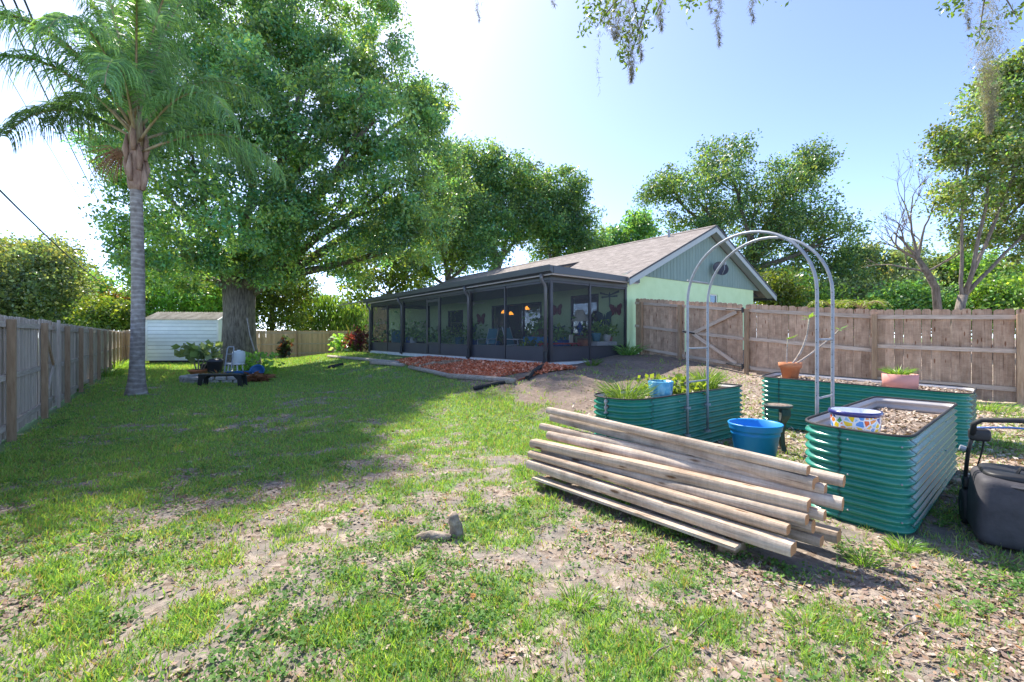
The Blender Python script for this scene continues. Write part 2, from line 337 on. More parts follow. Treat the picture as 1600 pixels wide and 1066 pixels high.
def talavera_mat():
    m, t, N, L, b = _nodes('talavera_glaze'); b.inputs['Roughness'].default_value = .18; b.inputs['Coat Weight'].default_value = .5
    tc = N.new('ShaderNodeTexCoord'); vo = N.new('ShaderNodeTexVoronoi'); vo.inputs['Scale'].default_value = 21; L.new(tc.outputs['Object'], vo.inputs[0])
    sep = N.new('ShaderNodeSeparateColor'); L.new(vo.outputs['Color'], sep.inputs[0])
    cr = N.new('ShaderNodeValToRGB'); cr.color_ramp.interpolation = 'CONSTANT'; e = cr.color_ramp.elements
    pal = [(0, (.85, .60, .02)), (.16, (.75, .10, .02)), (.30, (.80, .25, .03)), (.42, (.08, .30, .70)), (.58, (.10, .34, .10)), (.70, (.30, .58, .80)), (.82, (.03, .05, .30)), (.9, (.85, .5, .1))]
    e[0].position = 0; e[0].color = (*pal[0][1], 1); e[1].position = pal[1][0]; e[1].color = (*pal[1][1], 1)
    for p_, c_ in pal[2:]:
        q = e.new(p_); q.color = (*c_, 1)
    L.new(sep.outputs[0], cr.inputs[0])
    v2 = N.new('ShaderNodeTexVoronoi'); v2.feature = 'DISTANCE_TO_EDGE'; v2.inputs['Scale'].default_value = 21; L.new(tc.outputs['Object'], v2.inputs[0])
    st_ = N.new('ShaderNodeMath'); st_.operation = 'GREATER_THAN'; st_.inputs[1].default_value = .10; L.new(v2.outputs['Distance'], st_.inputs[0])
    mx = N.new('ShaderNodeMixRGB'); L.new(st_.outputs[0], mx.inputs[0]); mx.inputs[1].default_value = (.78, .80, .82, 1); L.new(cr.outputs[0], mx.inputs[2])
    L.new(mx.outputs[0], b.inputs['Base Color']); return m
M['talavera'] = talavera_mat()

def ground_mat():
    m, t, N, L, b = _nodes('yard_ground'); b.inputs['Roughness'].default_value = .95; b.inputs['Specular IOR Level'].default_value = .1
    tc = N.new('ShaderNodeTexCoord'); co = tc.outputs['Object']
    def nz(s, d=5, r=.6):
        n = N.new('ShaderNodeTexNoise'); n.inputs['Scale'].default_value = s; n.inputs['Detail'].default_value = d; n.inputs['Roughness'].default_value = r; L.new(co, n.inputs[0]); return n.outputs[0]
    def ramp(src, p0, p1, c0, c1):
        r_ = N.new('ShaderNodeValToRGB'); r_.color_ramp.elements[0].position = p0; r_.color_ramp.elements[1].position = p1
        r_.color_ramp.elements[0].color = (*c0, 1); r_.color_ramp.elements[1].color = (*c1, 1); L.new(src, r_.inputs[0]); return r_.outputs[0]
    def mix(f, a, c):
        x = N.new('ShaderNodeMixRGB'); L.new(f, x.inputs[0])
        for i, q in ((1, a), (2, c)):
            if isinstance(q, tuple): x.inputs[i].default_value = (*q, 1)
            else: L.new(q, x.inputs[i])
        return x.outputs[0]
    soil = ramp(nz(9), .3, .7, (.17, .15, .13), (.32, .285, .25))
    vo = N.new('ShaderNodeTexVoronoi'); vo.inputs['Scale'].default_value = 26; L.new(co, vo.inputs[0])
    sp = N.new('ShaderNodeSeparateColor'); L.new(vo.outputs['Color'], sp.inputs[0])
    lit = ramp(sp.outputs[0], .1, .9, (.20, .14, .10), (.50, .41, .33))
    lf = ramp(nz(3.5), .42, .58, (0, 0, 0), (.75, .75, .75))
    base = mix(lf, soil, lit)
    gr = ramp(nz(38, 3), .3, .75, (.115, .185, .075), (.235, .33, .125))
    a = N.new('ShaderNodeAttribute'); a.attribute_name = 'grass'
    nm = N.new('ShaderNodeMath'); nm.operation = 'MULTIPLY_ADD'; L.new(nz(14, 4), nm.inputs[0]); nm.inputs[1].default_value = .9; nm.inputs[2].default_value = -.45
    ad = N.new('ShaderNodeMath'); L.new(a.outputs['Fac'], ad.inputs[0]); L.new(nm.outputs[0], ad.inputs[1])
    gm = ramp(ad.outputs[0], .38, .68, (0, 0, 0), (1, 1, 1))
    c = mix(gm, base, gr)
    a3 = N.new('ShaderNodeAttribute'); a3.attribute_name = 'brown_tone'
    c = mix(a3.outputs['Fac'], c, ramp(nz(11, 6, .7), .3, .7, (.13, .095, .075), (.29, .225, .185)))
    a2 = N.new('ShaderNodeAttribute'); a2.attribute_name = 'chips'
    chip = ramp(sp.outputs[1], .1, .95, (.24, .17, .13), (.60, .50, .41))
    c = mix(a2.outputs['Fac'], c, chip)
    L.new(c, b.inputs['Base Color'])
    bp = N.new('ShaderNodeBump'); bp.inputs['Strength'].default_value = .7; bp.inputs['Distance'].default_value = .03; L.new(nz(30, 6, .7), bp.inputs['Height']); L.new(bp.outputs[0], b.inputs['Normal'])
    return m
M['ground'] = ground_mat()
M['mulch'] = mat('red_mulch_bed', (.32, .085, .045), .95, (.58, .21, .12), 34, bump=1.0)

# ---------------------------------------------------------------- leaf clouds
def cloud_mesh(name, P, U, V, C, m, quad='rhomb'):
    """P base points, U along the leaf, V half width vector, C rgb; one quad for each leaf"""
    n = len(P)
    vs = np.empty((n, 4, 3), np.float32)
    if quad == 'rhomb':
        vs[:, 0] = P; vs[:, 1] = P + U * .45 + V; vs[:, 2] = P + U; vs[:, 3] = P + U * .45 - V
    else:
        vs[:, 0] = P - V; vs[:, 1] = P + V; vs[:, 2] = P + U + V * .15; vs[:, 3] = P + U - V * .15
    me = bpy.data.meshes.new(name)
    me.vertices.add(n * 4); me.vertices.foreach_set('co', vs.reshape(-1))
    me.loops.add(n * 4); me.loops.foreach_set('vertex_index', np.arange(n * 4, dtype=np.int32))
    me.polygons.add(n); me.polygons.foreach_set('loop_start', np.arange(0, n * 4, 4, dtype=np.int32))
    me.polygons.foreach_set('loop_total', np.full(n, 4, np.int32))
    ca = me.color_attributes.new('tint', 'FLOAT_COLOR', 'POINT')
    cc = np.ones((n, 4, 4), np.float32); cc[:, :, :3] = C[:, None, :]; ca.data.foreach_set('color', cc.reshape(-1))
    me.materials.append(m); me.update(calc_edges=True); return me
def unit(v): return v / np.maximum(np.linalg.norm(v, axis=-1, keepdims=True), 1e-9)
def rnd_dir(n):
    return unit(rng.normal(size=(n, 3)))
def leaf_arrays(P, size, cols, droop=.35, asp=.30):
    """random leaves at P"""
    n = len(P); d = rnd_dir(n); d[:, 2] -= droop; d = unit(d)
    q = unit(np.cross(d, rnd_dir(n))); s = size * (.6 + .8 * rng.random((n, 1)))
    c = cols[rng.integers(0, len(cols), n)] * (.75 + .5 * rng.random((n, 1)))
    return P, d * s, q * s * asp, c
def crown_pts(blobs, per, sub_r, nleaf, flat=.7, shell=.55):
    """blobs: (centre, rx, ry, rz); clusters of leaves spread through each"""
    out = []; cl = []
    for (c, rx, ry, rz) in blobs:
        vol = (rx * ry * rz) ** (2 / 3.)
        k = max(6, int(per * vol)); d = rnd_dir(k); r_ = shell + (1 - shell) * rng.random((k, 1)) ** .7
        r_ = np.where(rng.random((k, 1)) < .14, rng.random((k, 1)) ** .5 * shell, r_)
        cc = np.array(c) + d * r_ * np.array((rx, ry, rz)) * 1.0
        cl.append(cc)
    cl = np.concatenate(cl); m = len(cl)
    sz = sub_r * (.55 + .9 * rng.random((m, 1)))
    k = nleaf
    o = np.clip(rng.normal(size=(m, k, 3)), -1.5, 1.5) * .55 * sz[:, :, None] * np.array((1, 1, flat))
    P = (cl[:, None, :] + o)
    br = .42 + .95 * rng.random((m, 1)); hu = rng.normal(size=(m, 1)) * .5
    tm = br * (1 + hu * np.array((.30, .06, -.22))); tintv = np.repeat(np.clip(tm, .25, 1.7), k, 0)
    return P.reshape(-1, 3), tintv, cl
def bez(a, b, c, n):
    return [a * (1 - u) ** 2 + b * 2 * u * (1 - u) + c * u * u for u in [i / (n - 1) for i in range(n)]]
OAK = 2.7 * np.array([(.052, .105, .045), (.066, .128, .052), (.085, .14, .048), (.056, .115, .072), (.115, .16, .05)])
DARKG = 2.7 * np.array([(.04, .09, .025), (.055, .11, .03), (.07, .125, .04), (.05, .10, .045)])
GREYG = 2.2 * np.array([(.085, .115, .055), (.10, .135, .06), (.07, .105, .045), (.13, .155, .08)])
YELG = 1.25 * np.array([(.13, .20, .03), (.17, .24, .035), (.09, .16, .03), (.20, .26, .05)])
MIDG = 2.7 * np.array([(.07, .14, .03), (.09, .17, .035), (.06, .12, .03), (.12, .19, .05)])

def tree(name, label, base, blobs, trunk_r, fork_z, cols, leaf=.22, per=16, sub=.75, nleaf=34, bark='bark', group=None, cat='tree', droop=.35, limbs=None, twigs=4, flare=1.5, lean=(0, 0), flat=.7, asp=.3, shell=.55, limb_r=.55):
    base = Vector(base); root = thing(name, label, cat, base, 0, group)
    B = [(np.array(b[0]) - np.array(base), b[1], b[2], b[3]) for b in blobs]
    sat = []
    for (c, rx, ry, rz) in B:
        for _ in range(4):
            d = rnd_dir(1)[0]; k = .26 + .22 * rng.random(); sat.append((np.array(c) + d * np.array((rx, ry, rz)) * (.85 + .25 * rng.random()), rx * k, ry * k, rz * k))
    BB = [(c, rx * .9, ry * .9, rz * .9) for (c, rx, ry, rz) in B] + sat
    P, tv, cl = crown_pts(BB, per, sub, nleaf, flat, shell)
    P, U, V, C = leaf_arrays(P, leaf, cols, droop, asp); C = C * tv
    o = bpy.data.objects.new('crown', cloud_mesh('crown', P, U, V, C, LEAF)); col.objects.link(o); o.parent = root
    mb = MB(); fk = Vector((lean[0], lean[1], fork_z))
    pts = [Vector((0, 0, -.3)), Vector((0, 0, .15)), Vector((lean[0] * .1, lean[1] * .1, fork_z * .25)), Vector((lean[0] * .5, lean[1] * .5, fork_z * .65)), fk]
    mb.tube(pts, [trunk_r * flare * 1.1, trunk_r * flare, trunk_r * 1.05, trunk_r * .95, trunk_r], 14)
    order = [b for b in sorted(B, key=lambda b: -b[1]) if b[0][2] < 17.5]
    for i, b in enumerate(order if limbs is None else order[:limbs]):
        c = Vector(b[0]); st0 = fk + Vector((random.uniform(-.3, .3) * trunk_r, random.uniform(-.3, .3) * trunk_r, -random.uniform(0, .25) * fork_z * .6))
        mid = (st0 + c) / 2 + Vector((random.uniform(-1, 1), random.uniform(-1, 1), random.uniform(-.2, 1.0))) * (c - st0).length * .14
        pp = bez(st0, mid, c, 8); r0 = trunk_r * limb_r * random.uniform(.7, 1.05)
        pp = [p + Vector((random.uniform(-1, 1), random.uniform(-1, 1), random.uniform(-1, 1))) * r0 * .6 * (0 < k < 7) for k, p in enumerate(pp)]
        mb.tube(pp, [r0 * (1 - .8 * k / 7) for k in range(8)], 8)
        near = cl[np.argsort(np.linalg.norm(cl - np.array(c), axis=1) + rng.random(len(cl)) * b[1] * 1.2)[:twigs]]
        for q in near:
            k = random.randint(4, 7); s_ = pp[k]; q = Vector(q)
            mb.tube(bez(s_, (s_ + q) / 2 + Vector((0, 0, random.uniform(-.1, .25))) * (q - s_).length, q, 5), [r0 * .28, r0 * .22, r0 * .16, r0 * .1, r0 * .05], 5)
    mb.build('trunk', M[bark], root, smooth=True)
    return root
def pb(px, py, Y, rx, ry, dep=None):
    """crown lobe seen at px,py with pixel half sizes, standing at distance Y"""
    c = at(px, py, Y); k = Y / F
    return (tuple(c), rx * k, (dep if dep else rx * k), ry * k)

def hit(px, py):
    """where a sight line meets the yard"""
    Y = 3.0
    for Y in np.concatenate([np.arange(1.3, 14, .01), np.arange(14, 45, .05)]):
        p = at(px, py, Y)
        if p.z <= g(p.x, p.y): return Vector((p.x, p.y, g(p.x, p.y)))
    return at(px, py, 30)

# ---------------------------------------------------------------- ground
def grassmask(x, y):
    s, t = st(x, y)
    n = .28 * fbm(x, y, .55, 0) + .36 * fbm(x, y, 2.6, 2) + .36 * fbm(x, y, 6.2, 1, 3)
    thr = .535 - .132 * sm(3.6, 6.4, y - .15 * x) + .03 * sm(.5, 2.5, x) * (1 - sm(3, 5, y))
    thr = thr + .34 * sm(-3.6, -1.6, s) * sm(-8, -4, t) * (1 - sm(0, 2, t))
    thr = thr - .05 * sm(14, 18, y)
    return np.clip((n - thr) * 5.4 + .5, 0, 1)
def chipmask(x, y):
    s, t = st(x, y)
    return sm(-3.3, -2.1, s) * (1 - sm(-4.6, -3.2, t)) * np.clip(.4 + 1.6 * (fbm(x, y, 1.5, 3) - .2), 0, 1)
def steps(*seg):
    out = []
    for a, b, d in seg: out += list(np.arange(a, b, d))
    return np.array(out + [seg[-1][1]])
xs = steps((-400, -100, 60), (-100, -30, 5), (-30, -10, .5), (-10, -5, .14), (-5, 5, .065), (5, 12, .14), (12, 30, .6), (30, 100, 5), (100, 400, 60))
ys = steps((-30, -6, 3), (-6, 1, .5), (1, 8, .065), (8, 16, .13), (16, 34, .3), (34, 100, 3), (100, 600, 50))
GX, GY = np.meshgrid(xs, ys)
GZ = gz(GX, GY)
GM = grassmask(GX, GY)
GZ = GZ + (1 - sm(12, 20, GY)) * ((fbm(GX, GY, 1.1, 1) - .5) * .05 + (fbm(GX, GY, 5, 4) - .5) * .035)
nx, ny = len(xs), len(ys)
me = bpy.data.meshes.new('ground')
V_ = np.stack([GX, GY, GZ], -1).reshape(-1, 3).astype(np.float32)
idx = np.arange(nx * ny).reshape(ny, nx)
Q = np.stack([idx[:-1, :-1], idx[:-1, 1:], idx[1:, 1:], idx[1:, :-1]], -1).reshape(-1, 4).astype(np.int32)
me.vertices.add(len(V_)); me.vertices.foreach_set('co', V_.reshape(-1))
me.loops.add(Q.size); me.loops.foreach_set('vertex_index', Q.reshape(-1))
me.polygons.add(len(Q)); me.polygons.foreach_set('loop_start', np.arange(0, Q.size, 4, dtype=np.int32)); me.polygons.foreach_set('loop_total', np.full(len(Q), 4, np.int32))
me.polygons.foreach_set('use_smooth', np.ones(len(Q), bool))
_s, _t = st(GX, GY)
BRN = .85 * sm(-4.4, -2.4, _s) * sm(-7.5, -5.5, _t) * (1 - sm(.5, 2.5, _t)) * np.clip(.35 + 1.5 * (fbm(GX, GY, 1.2, 2) - .2), 0, 1)  # mask for a darker brown ground tone right of the porch corner
for nm, ar in (('grass', GM), ('chips', chipmask(GX, GY)), ('brown_tone', BRN)):
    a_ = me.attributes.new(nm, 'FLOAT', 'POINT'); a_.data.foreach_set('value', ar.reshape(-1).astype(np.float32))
me.materials.append(M['ground']); me.update(calc_edges=True)
go = bpy.data.objects.new('ground', me); col.objects.link(go)
tag(go, 'patchy lawn of grass, leaf litter and bare grey sand', None, kind='structure')
def gfine(x, y):
    return gz(x, y) + (1 - sm(12, 20, y)) * ((fbm(x, y, 1.1, 1) - .5) * .05 + (fbm(x, y, 5, 4) - .5) * .035)

# raised bed rims: four corners (x, y, rim z), outline order
BEDS = [
    [(1.41, 5.31, .765), (3.59, 6.98, .775), (3.10, 7.62, .775), (.92, 5.94, .765)],
    [(4.02, 7.45, .87), (6.12, 6.03, .755), (7.02, 6.86, .755), (4.98, 8.52, .87)],
    [(2.52, 4.06, .764), (2.97, 3.38, .764), (5.10, 5.19, .764), (4.62, 5.80, .764)],
]
def inpoly(x, y, poly):
    ins = np.zeros(x.shape, bool); n = len(poly)
    for i in range(n):
        x0, y0 = poly[i][:2]; x1, y1 = poly[(i + 1) % n][:2]
        c = ((y0 > y) != (y1 > y)) & (x < (x1 - x0) * (y - y0) / (y1 - y0 + 1e-12) + x0); ins ^= c
    return ins
def clear_of_things(x, y):
    ok = np.ones(x.shape, bool)
    for b in BEDS: ok &= ~inpoly(x, y, b)
    ok &= ~inpoly(x, y, [(.25, 4.75), (1.85, 3.0), (2.35, 3.2), (.6, 5.1)])
    s, t = st(x, y)
    ok &= ~((s > -1.7) & (t > -.9) & (t < 11) & (s < 20)) & ~((s > -.3) & (t > -.2) & (t < 22))
    # beyond the fences
    ok &= ((x + 7.24) * .794 + (y - 6.44) * .608 > .15)
    ok &= ~((s > 3.3) & (t < 1))
    return ok
def scatter(n, y0, y1, p, k=1.22, e=1.0):
    u = rng.random(n); a = 1 - p
    Y = (y0 ** a + u * (y1 ** a - y0 ** a)) ** (1 / a); X = (rng.random(n) * 2 - 1) * (k * Y + e); return X, Y

# grass: blades in small tufts
def grass():
    X, Y = scatter(230000, 1.5, 30, .8)
    m = grassmask(X, Y); keep = (rng.random(len(X)) < m ** 1.3 * (1 - .9 * chipmask(X, Y)) + .06) & clear_of_things(X, Y); X = X[keep]; Y = Y[keep]
    k = 5; n = len(X) * k
    X = np.repeat(X, k); Y = np.repeat(Y, k); sp_ = .012 + .004 * Y
    X = X + rng.normal(size=n) * sp_; Y = Y + rng.normal(size=n) * sp_
    Z = gfine(X, Y) - .006
    h = (.036 + .0014 * Y) * (.5 + 1.1 * rng.random(n) ** 1.5) * (1 + .9 * (fbm(X, Y, 1.3, 1) - .4))
    d = rng.normal(size=(n, 3)) * .62; d[:, 2] = 1; d = unit(d)
    ang = rng.random(n) * 2 * np.pi; wv = np.stack([np.cos(ang), np.sin(ang), np.zeros(n)], -1) * ((.0028 + .00062 * Y) * (.6 + .8 * rng.random(n)))[:, None]
    cols = 1.95 * np.array([(.09, .18, .045), (.12, .21, .05), (.155, .24, .055), (.08, .17, .06), (.19, .24, .08)])
    c = cols[rng.integers(0, 5, n)] * (.75 + .5 * rng.random((n, 1)))
    dry = rng.random(n) < .16; c[dry] = np.array((.34, .28, .15)) * (.7 + .5 * rng.random((dry.sum(), 1)))
    o = bpy.data.objects.new('grass', cloud_mesh('grass', np.stack([X, Y, Z], -1), d * h[:, None], wv, c, GRASSM, 'blade')); col.objects.link(o)
    tag(o, 'short green lawn grass growing in uneven patches', 'grass', kind='stuff')
grass()
# broad-leaved weeds and clover in the near lawn
def weeds():
    X, Y = scatter(9000, 1.5, 9, .9)
    m = np.clip((fbm(X, Y, 1.9, 3) - .47) * 7, 0, 1); keep = (rng.random(len(X)) < m) & clear_of_things(X, Y); X = X[keep]; Y = Y[keep]
    k = 9; n = len(X) * k; X = np.repeat(X, k) + rng.normal(size=n) * .03; Y = np.repeat(Y, k) + rng.normal(size=n) * .03
    Z = gfine(X, Y) + .004 + .03 * rng.random(n)
    ang = rng.random(n) * 2 * np.pi; d = np.stack([np.cos(ang), np.sin(ang), .2 + .6 * rng.random(n)], -1); d = unit(d)
    wv = unit(np.cross(d, np.array((0, 0, 1.))) + rng.normal(size=(n, 3)) * .3)
    sz = (.014 + .014 * rng.random(n))[:, None] * (1 + .06 * Y[:, None])
    cols = np.array([(.10, .22, .05), (.13, .26, .06), (.09, .19, .06), (.16, .29, .07)]); c = cols[rng.integers(0, 4, n)] * (.8 + .4 * rng.random((n, 1)))
    o = bpy.data.objects.new('weeds', cloud_mesh('weeds', np.stack([X, Y, Z], -1), d * sz, wv * sz * .42, c, GRASSM)); col.objects.link(o)
    tag(o, 'low broad-leaved weeds and clover in the near lawn', 'weeds', kind='stuff')
weeds()
def litter():
    X, Y = scatter(150000, 1.5, 16, .9)
    gm = grassmask(X, Y); m = np.clip((fbm(X, Y, .9, 4) - .36) * 4, 0.05, 1) * (1 - .75 * gm) * (1 - sm(11, 16, Y)); keep = (rng.random(len(X)) < m) & clear_of_things(X, Y); X = X[keep]; Y = Y[keep]; n = len(X)
    Z = gfine(X, Y) + .004 + .012 * rng.random(n)
    ang = rng.random(n) * 2 * np.pi; d = unit(np.stack([np.cos(ang), np.sin(ang), rng.normal(size=n) * .25], -1)); wv = unit(np.cross(d, np.stack([rng.normal(size=n) * .35, rng.normal(size=n) * .35, np.ones(n)], -1)))
    sz = (.012 + .038 * rng.random(n) ** 2.2)[:, None] * (1 + .04 * Y[:, None]); asp = (.12 + .28 * rng.random(n))[:, None]
    cols = np.array([(.46, .36, .29), (.52, .42, .35), (.36, .25, .18), (.42, .30, .24), (.58, .50, .43), (.30, .20, .14), (.50, .24, .10)])
    c = cols[rng.choice(7, n, p=[.22, .14, .2, .18, .06, .16, .04])] * (.6 + .45 * rng.random((n, 1)))
    o = bpy.data.objects.new('fallen_leaves', cloud_mesh('fallen_leaves', np.stack([X, Y, Z], -1) - d * sz * .5, d * sz, wv * sz * asp, c, LITTER)); col.objects.link(o)
    tag(o, 'dry tan oak leaves and twigs littering the bare sand', 'leaf litter', kind='stuff')
litter()
def woodchips():
    X, Y = scatter(60000, 4, 14, .7)
    m = chipmask(X, Y); keep = (rng.random(len(X)) < m) & clear_of_things(X, Y) & (X > 0); X = X[keep]; Y = Y[keep]; n = len(X)
    Z = gfine(X, Y) + .004 + .02 * rng.random(n)
    ang = rng.random(n) * 2 * np.pi; d = unit(np.stack([np.cos(ang), np.sin(ang), rng.normal(size=n) * .4], -1)); wv = unit(np.cross(d, np.stack([rng.normal(size=n) * .5, rng.normal(size=n) * .5, np.ones(n)], -1)))
    sz = (.035 + .05 * rng.random(n))[:, None]
    cols = np.array([(.55, .46, .38), (.44, .33, .25), (.34, .24, .18), (.62, .54, .46)]); c = cols[rng.integers(0, 4, n)] * (.75 + .4 * rng.random((n, 1)))
    o = bpy.data.objects.new('wood_chips', cloud_mesh('wood_chips', np.stack([X, Y, Z], -1), d * sz, wv * sz * .35, c, LITTER)); col.objects.link(o)
    tag(o, 'pale wood chips spread around the green raised beds', 'wood chips', kind='stuff')
woodchips()

# red mulch bed in front of the porch
def mulchbed():
    E = sorted((st(p.x, p.y)[1], st(p.x, p.y)[0]) for p in (hit(*q) for q in ((862, 577), (835, 588), (803, 598), (760, 594), (700, 587), (640, 573), (618, 565))))
    ET = np.array([e[0] for e in E]); ES = np.array([e[1] for e in E]); edgef = lambda t_: np.interp(t_, ET, ES)
    T0, T1 = float(ET[0]), float(ET[-1]); T = np.linspace(T0, T1, 120)
    vs = []; fs = []
    for j, t_ in enumerate(T):
        edge = float(edgef(t_)) - .05 * math.sin(t_ * 3.1)
        for i in range(26):
            u = i / 25; s_ = edge * (1 - u) - .06 * u; p = hs(s_, t_)
            vs.append((p.x, p.y, float(gfine(p.x, p.y)) + .035 * min(1, u * 8, (25 - 0) * 1.0) + .02 * random.random() - .012 * (i == 0)))
    for j in range(119):
        for i in range(25): fs.append((j * 26 + i, j * 26 + i + 1, (j + 1) * 26 + i + 1, (j + 1) * 26 + i))
    o = MB().add(vs, fs).build('mulch_bed', M['mulch'], None, smooth=True)
    tag(o, 'red mulch bed sloping down in front of the screened porch', None, kind='structure')
    n = 22000; T_ = T0 + rng.random(n) * (T1 - T0); u = rng.random(n); e = edgef(T_); S_ = e * (1 - u) - .06 * u
    X = P0[0] + D2[0] * S_ + D1[0] * T_; Y = P0[1] + D2[1] * S_ + D1[1] * T_; Z = gfine(X, Y) + .04
    ang = rng.random(n) * 2 * np.pi; d = unit(np.stack([np.cos(ang), np.sin(ang), rng.normal(size=n) * .5], -1)); wv = unit(np.cross(d, np.stack([rng.normal(size=n) * .6, rng.normal(size=n) * .6, np.ones(n)], -1)))
    sz = (.05 + .06 * rng.random(n))[:, None]
    cols = np.array([(.68, .22, .11), (.75, .30, .17), (.54, .16, .08), (.78, .42, .28)]); c = cols[rng.integers(0, 4, n)] * (.7 + .5 * rng.random((n, 1)))
    tan = (fbm(X, Y, .8, 2) > .56) & (T_ > 3.5); c[tan] = np.array((.50, .38, .28)) * (.7 + .5 * rng.random((tan.sum(), 1)))
    o = bpy.data.objects.new('mulch_chips', cloud_mesh('mulch_chips', np.stack([X, Y, Z], -1), d * sz, wv * sz * .3, c, LITTER)); col.objects.link(o)
    tag(o, 'loose red bark chips covering the mulch bed', 'mulch', kind='stuff')
mulchbed()

# ---------------------------------------------------------------- house
WALL_S = 3.42; FL = .80
house = thing('house', 'single-storey mint green house with brown shingle gable roof', 'house', (P0[0], P0[1], 0), HA)
GE = 12.28                      # far end of the gable wall
RS, RZ, SL = 8.30, 5.85, .46    # ridge
EV0, EV1 = 3.0, 13.6
def rz_(s): return RZ - SL * abs(s - RS)
LEN = 20.0
# gable end wall below the siding, window cut out
def wall_with_holes(mk, a0, a1, z0, z1, holes):
    """mk(a0,a1,z0,z1) adds a box; holes [(a0,a1,z0,z1)] sorted, not overlapping in a"""
    x = a0
    for (h0, h1, k0, k1) in holes:
        mk(x, h0, z0, z1)
        if k0 > z0: mk(h0, h1, z0, k0)
        if k1 < z1: mk(h0, h1, k1, z1)
        x = h1
    mk(x, a1, z0, z1)
mb = MB(); wall_with_holes(lambda a, b, c, d: mb.box(a, b, 0, .2, c, d), WALL_S, GE, .5, 3.62, [(8.62, 9.22, 2.80, 3.24)])
gw = mb.build('wall', M['stucco'], house)
wn = MB().box(8.62, 9.22, .05, .09, 3.19, 3.24).box(8.62, 9.22, .05, .09, 2.80, 2.85).box(8.62, 8.67, .05, .09, 2.85, 3.19).box(9.17, 9.22, .05, .09, 2.85, 3.19).build('window', M['white'], house)
MB().box(8.67, 9.17, .06, .07, 2.85, 3.19).build('pane', M['glass'], wn)
# porch side wall with openings
PORCH_OPEN = [(1.25, 2.60, 1.55, 3.05), (4.30, 7.80, FL, 2.95), (10.4, 11.9, 1.6, 2.9)]
mb = MB(); wall_with_holes(lambda a, b, c, d: mb.box(WALL_S, WALL_S + .2, a, b, c, d), .2, LEN, .5, 3.47, PORCH_OPEN)
mb.build('wall', M['stucco'], house)
box('wall', M['stucco'], house, GE - .2, GE, .2, LEN, .5, 3.62)
box('wall', M['stucco'], house, WALL_S + .2, GE - .2, LEN - .2, LEN, .5, 3.62)
box('floor_slab', M['floor'], house, WALL_S + .2, GE - .2, .2, LEN - .2, .5, FL)
box('ceiling', M['ceiling'], house, WALL_S + .2, GE - .2, .2, LEN - .2, 3.56, 3.61)
box('room_wall', M['trim'], house, 7.6, 7.7, .2, LEN - .2, FL, 3.56)
for (a, b, c, d) in PORCH_OPEN:
    f = MB(); e = .06
    f.box(WALL_S - .03, WALL_S + .08, a, b, d - e, d).box(WALL_S - .03, WALL_S + .08, a, b, c, c + e)
    n = 3 if b - a > 2 else 1
    for i in range(n + 1):
        y = a + (b - a - e) * i / n; f.box(WALL_S - .03, WALL_S + .08, y, y + e, c + e, d - e)
    f.box(WALL_S - .02, WALL_S + .06, a + e, b - e, (c + d) / 2 - .03, (c + d) / 2 + .03) if n == 1 else None
    fo = f.build('window' if n == 1 else 'sliding_door', M['bronze'] if n > 1 else M['dark_trim'], house)
    for i in range(n):
        y0 = a + (b - a) * i / n + .05; y1 = a + (b - a) * (i + 1) / n - .0
        MB().box(WALL_S + .01, WALL_S + .02, y0, min(y1, b - .05), c + e, d - e).build('pane', M['glass'], fo)
# gable siding, one board at a time
bw = .205; s_ = WALL_S - .25
while s_ < 13.2:
    a, b = s_, min(s_ + bw - .012, 13.3)
    za, zb = rz_(a) - .17, rz_(b) - .17
    if max(za, zb) > 3.66:
        pol = [(a, 3.60), (b, 3.60), (b, max(zb, 3.601))]
        if a < RS < b: pol.append((RS, RZ - .17))
        pol.append((a, max(za, 3.601)))
        MB().prism(pol, -.035, -.005).build('siding_board', M['siding'], house)
    s_ += bw
MB().prism([(WALL_S, 3.62), (GE, 3.62), (RS, RZ - .2)], .0, .18).build('gable_backing', M['dark_trim'], house)
# roof planes (shingles), rake boards
def roofplane(s0, s1, z0, z1, t0, t1, th, name, m, parent):
    return MB().add([(s0, t0, z0), (s1, t0, z1), (s1, t1, z1), (s0, t1, z0), (s0, t0, z0 - th), (s1, t0, z1 - th), (s1, t1, z1 - th), (s0, t1, z0 - th)],
                    [(0, 1, 2, 3), (7, 6, 5, 4), (0, 4, 5, 1), (1, 5, 6, 2), (2, 6, 7, 3), (3, 7, 4, 0)]).build(name, m, parent)
OH = -.42
rf = roofplane(EV0, RS, rz_(EV0), RZ, OH, LEN + .4, .09, 'roof', M['shingle'], house)
rf2 = roofplane(EV1, RS + .004, rz_(EV1), RZ, OH, LEN + .4, .09, 'roof', M['shingle'], house)
MB().prism([(RS - .16, RZ - .055), (RS, RZ + .03), (RS + .16, RZ - .055), (RS, RZ - .0)], OH, LEN + .4).build('ridge_cap', M['shingle'], rf)
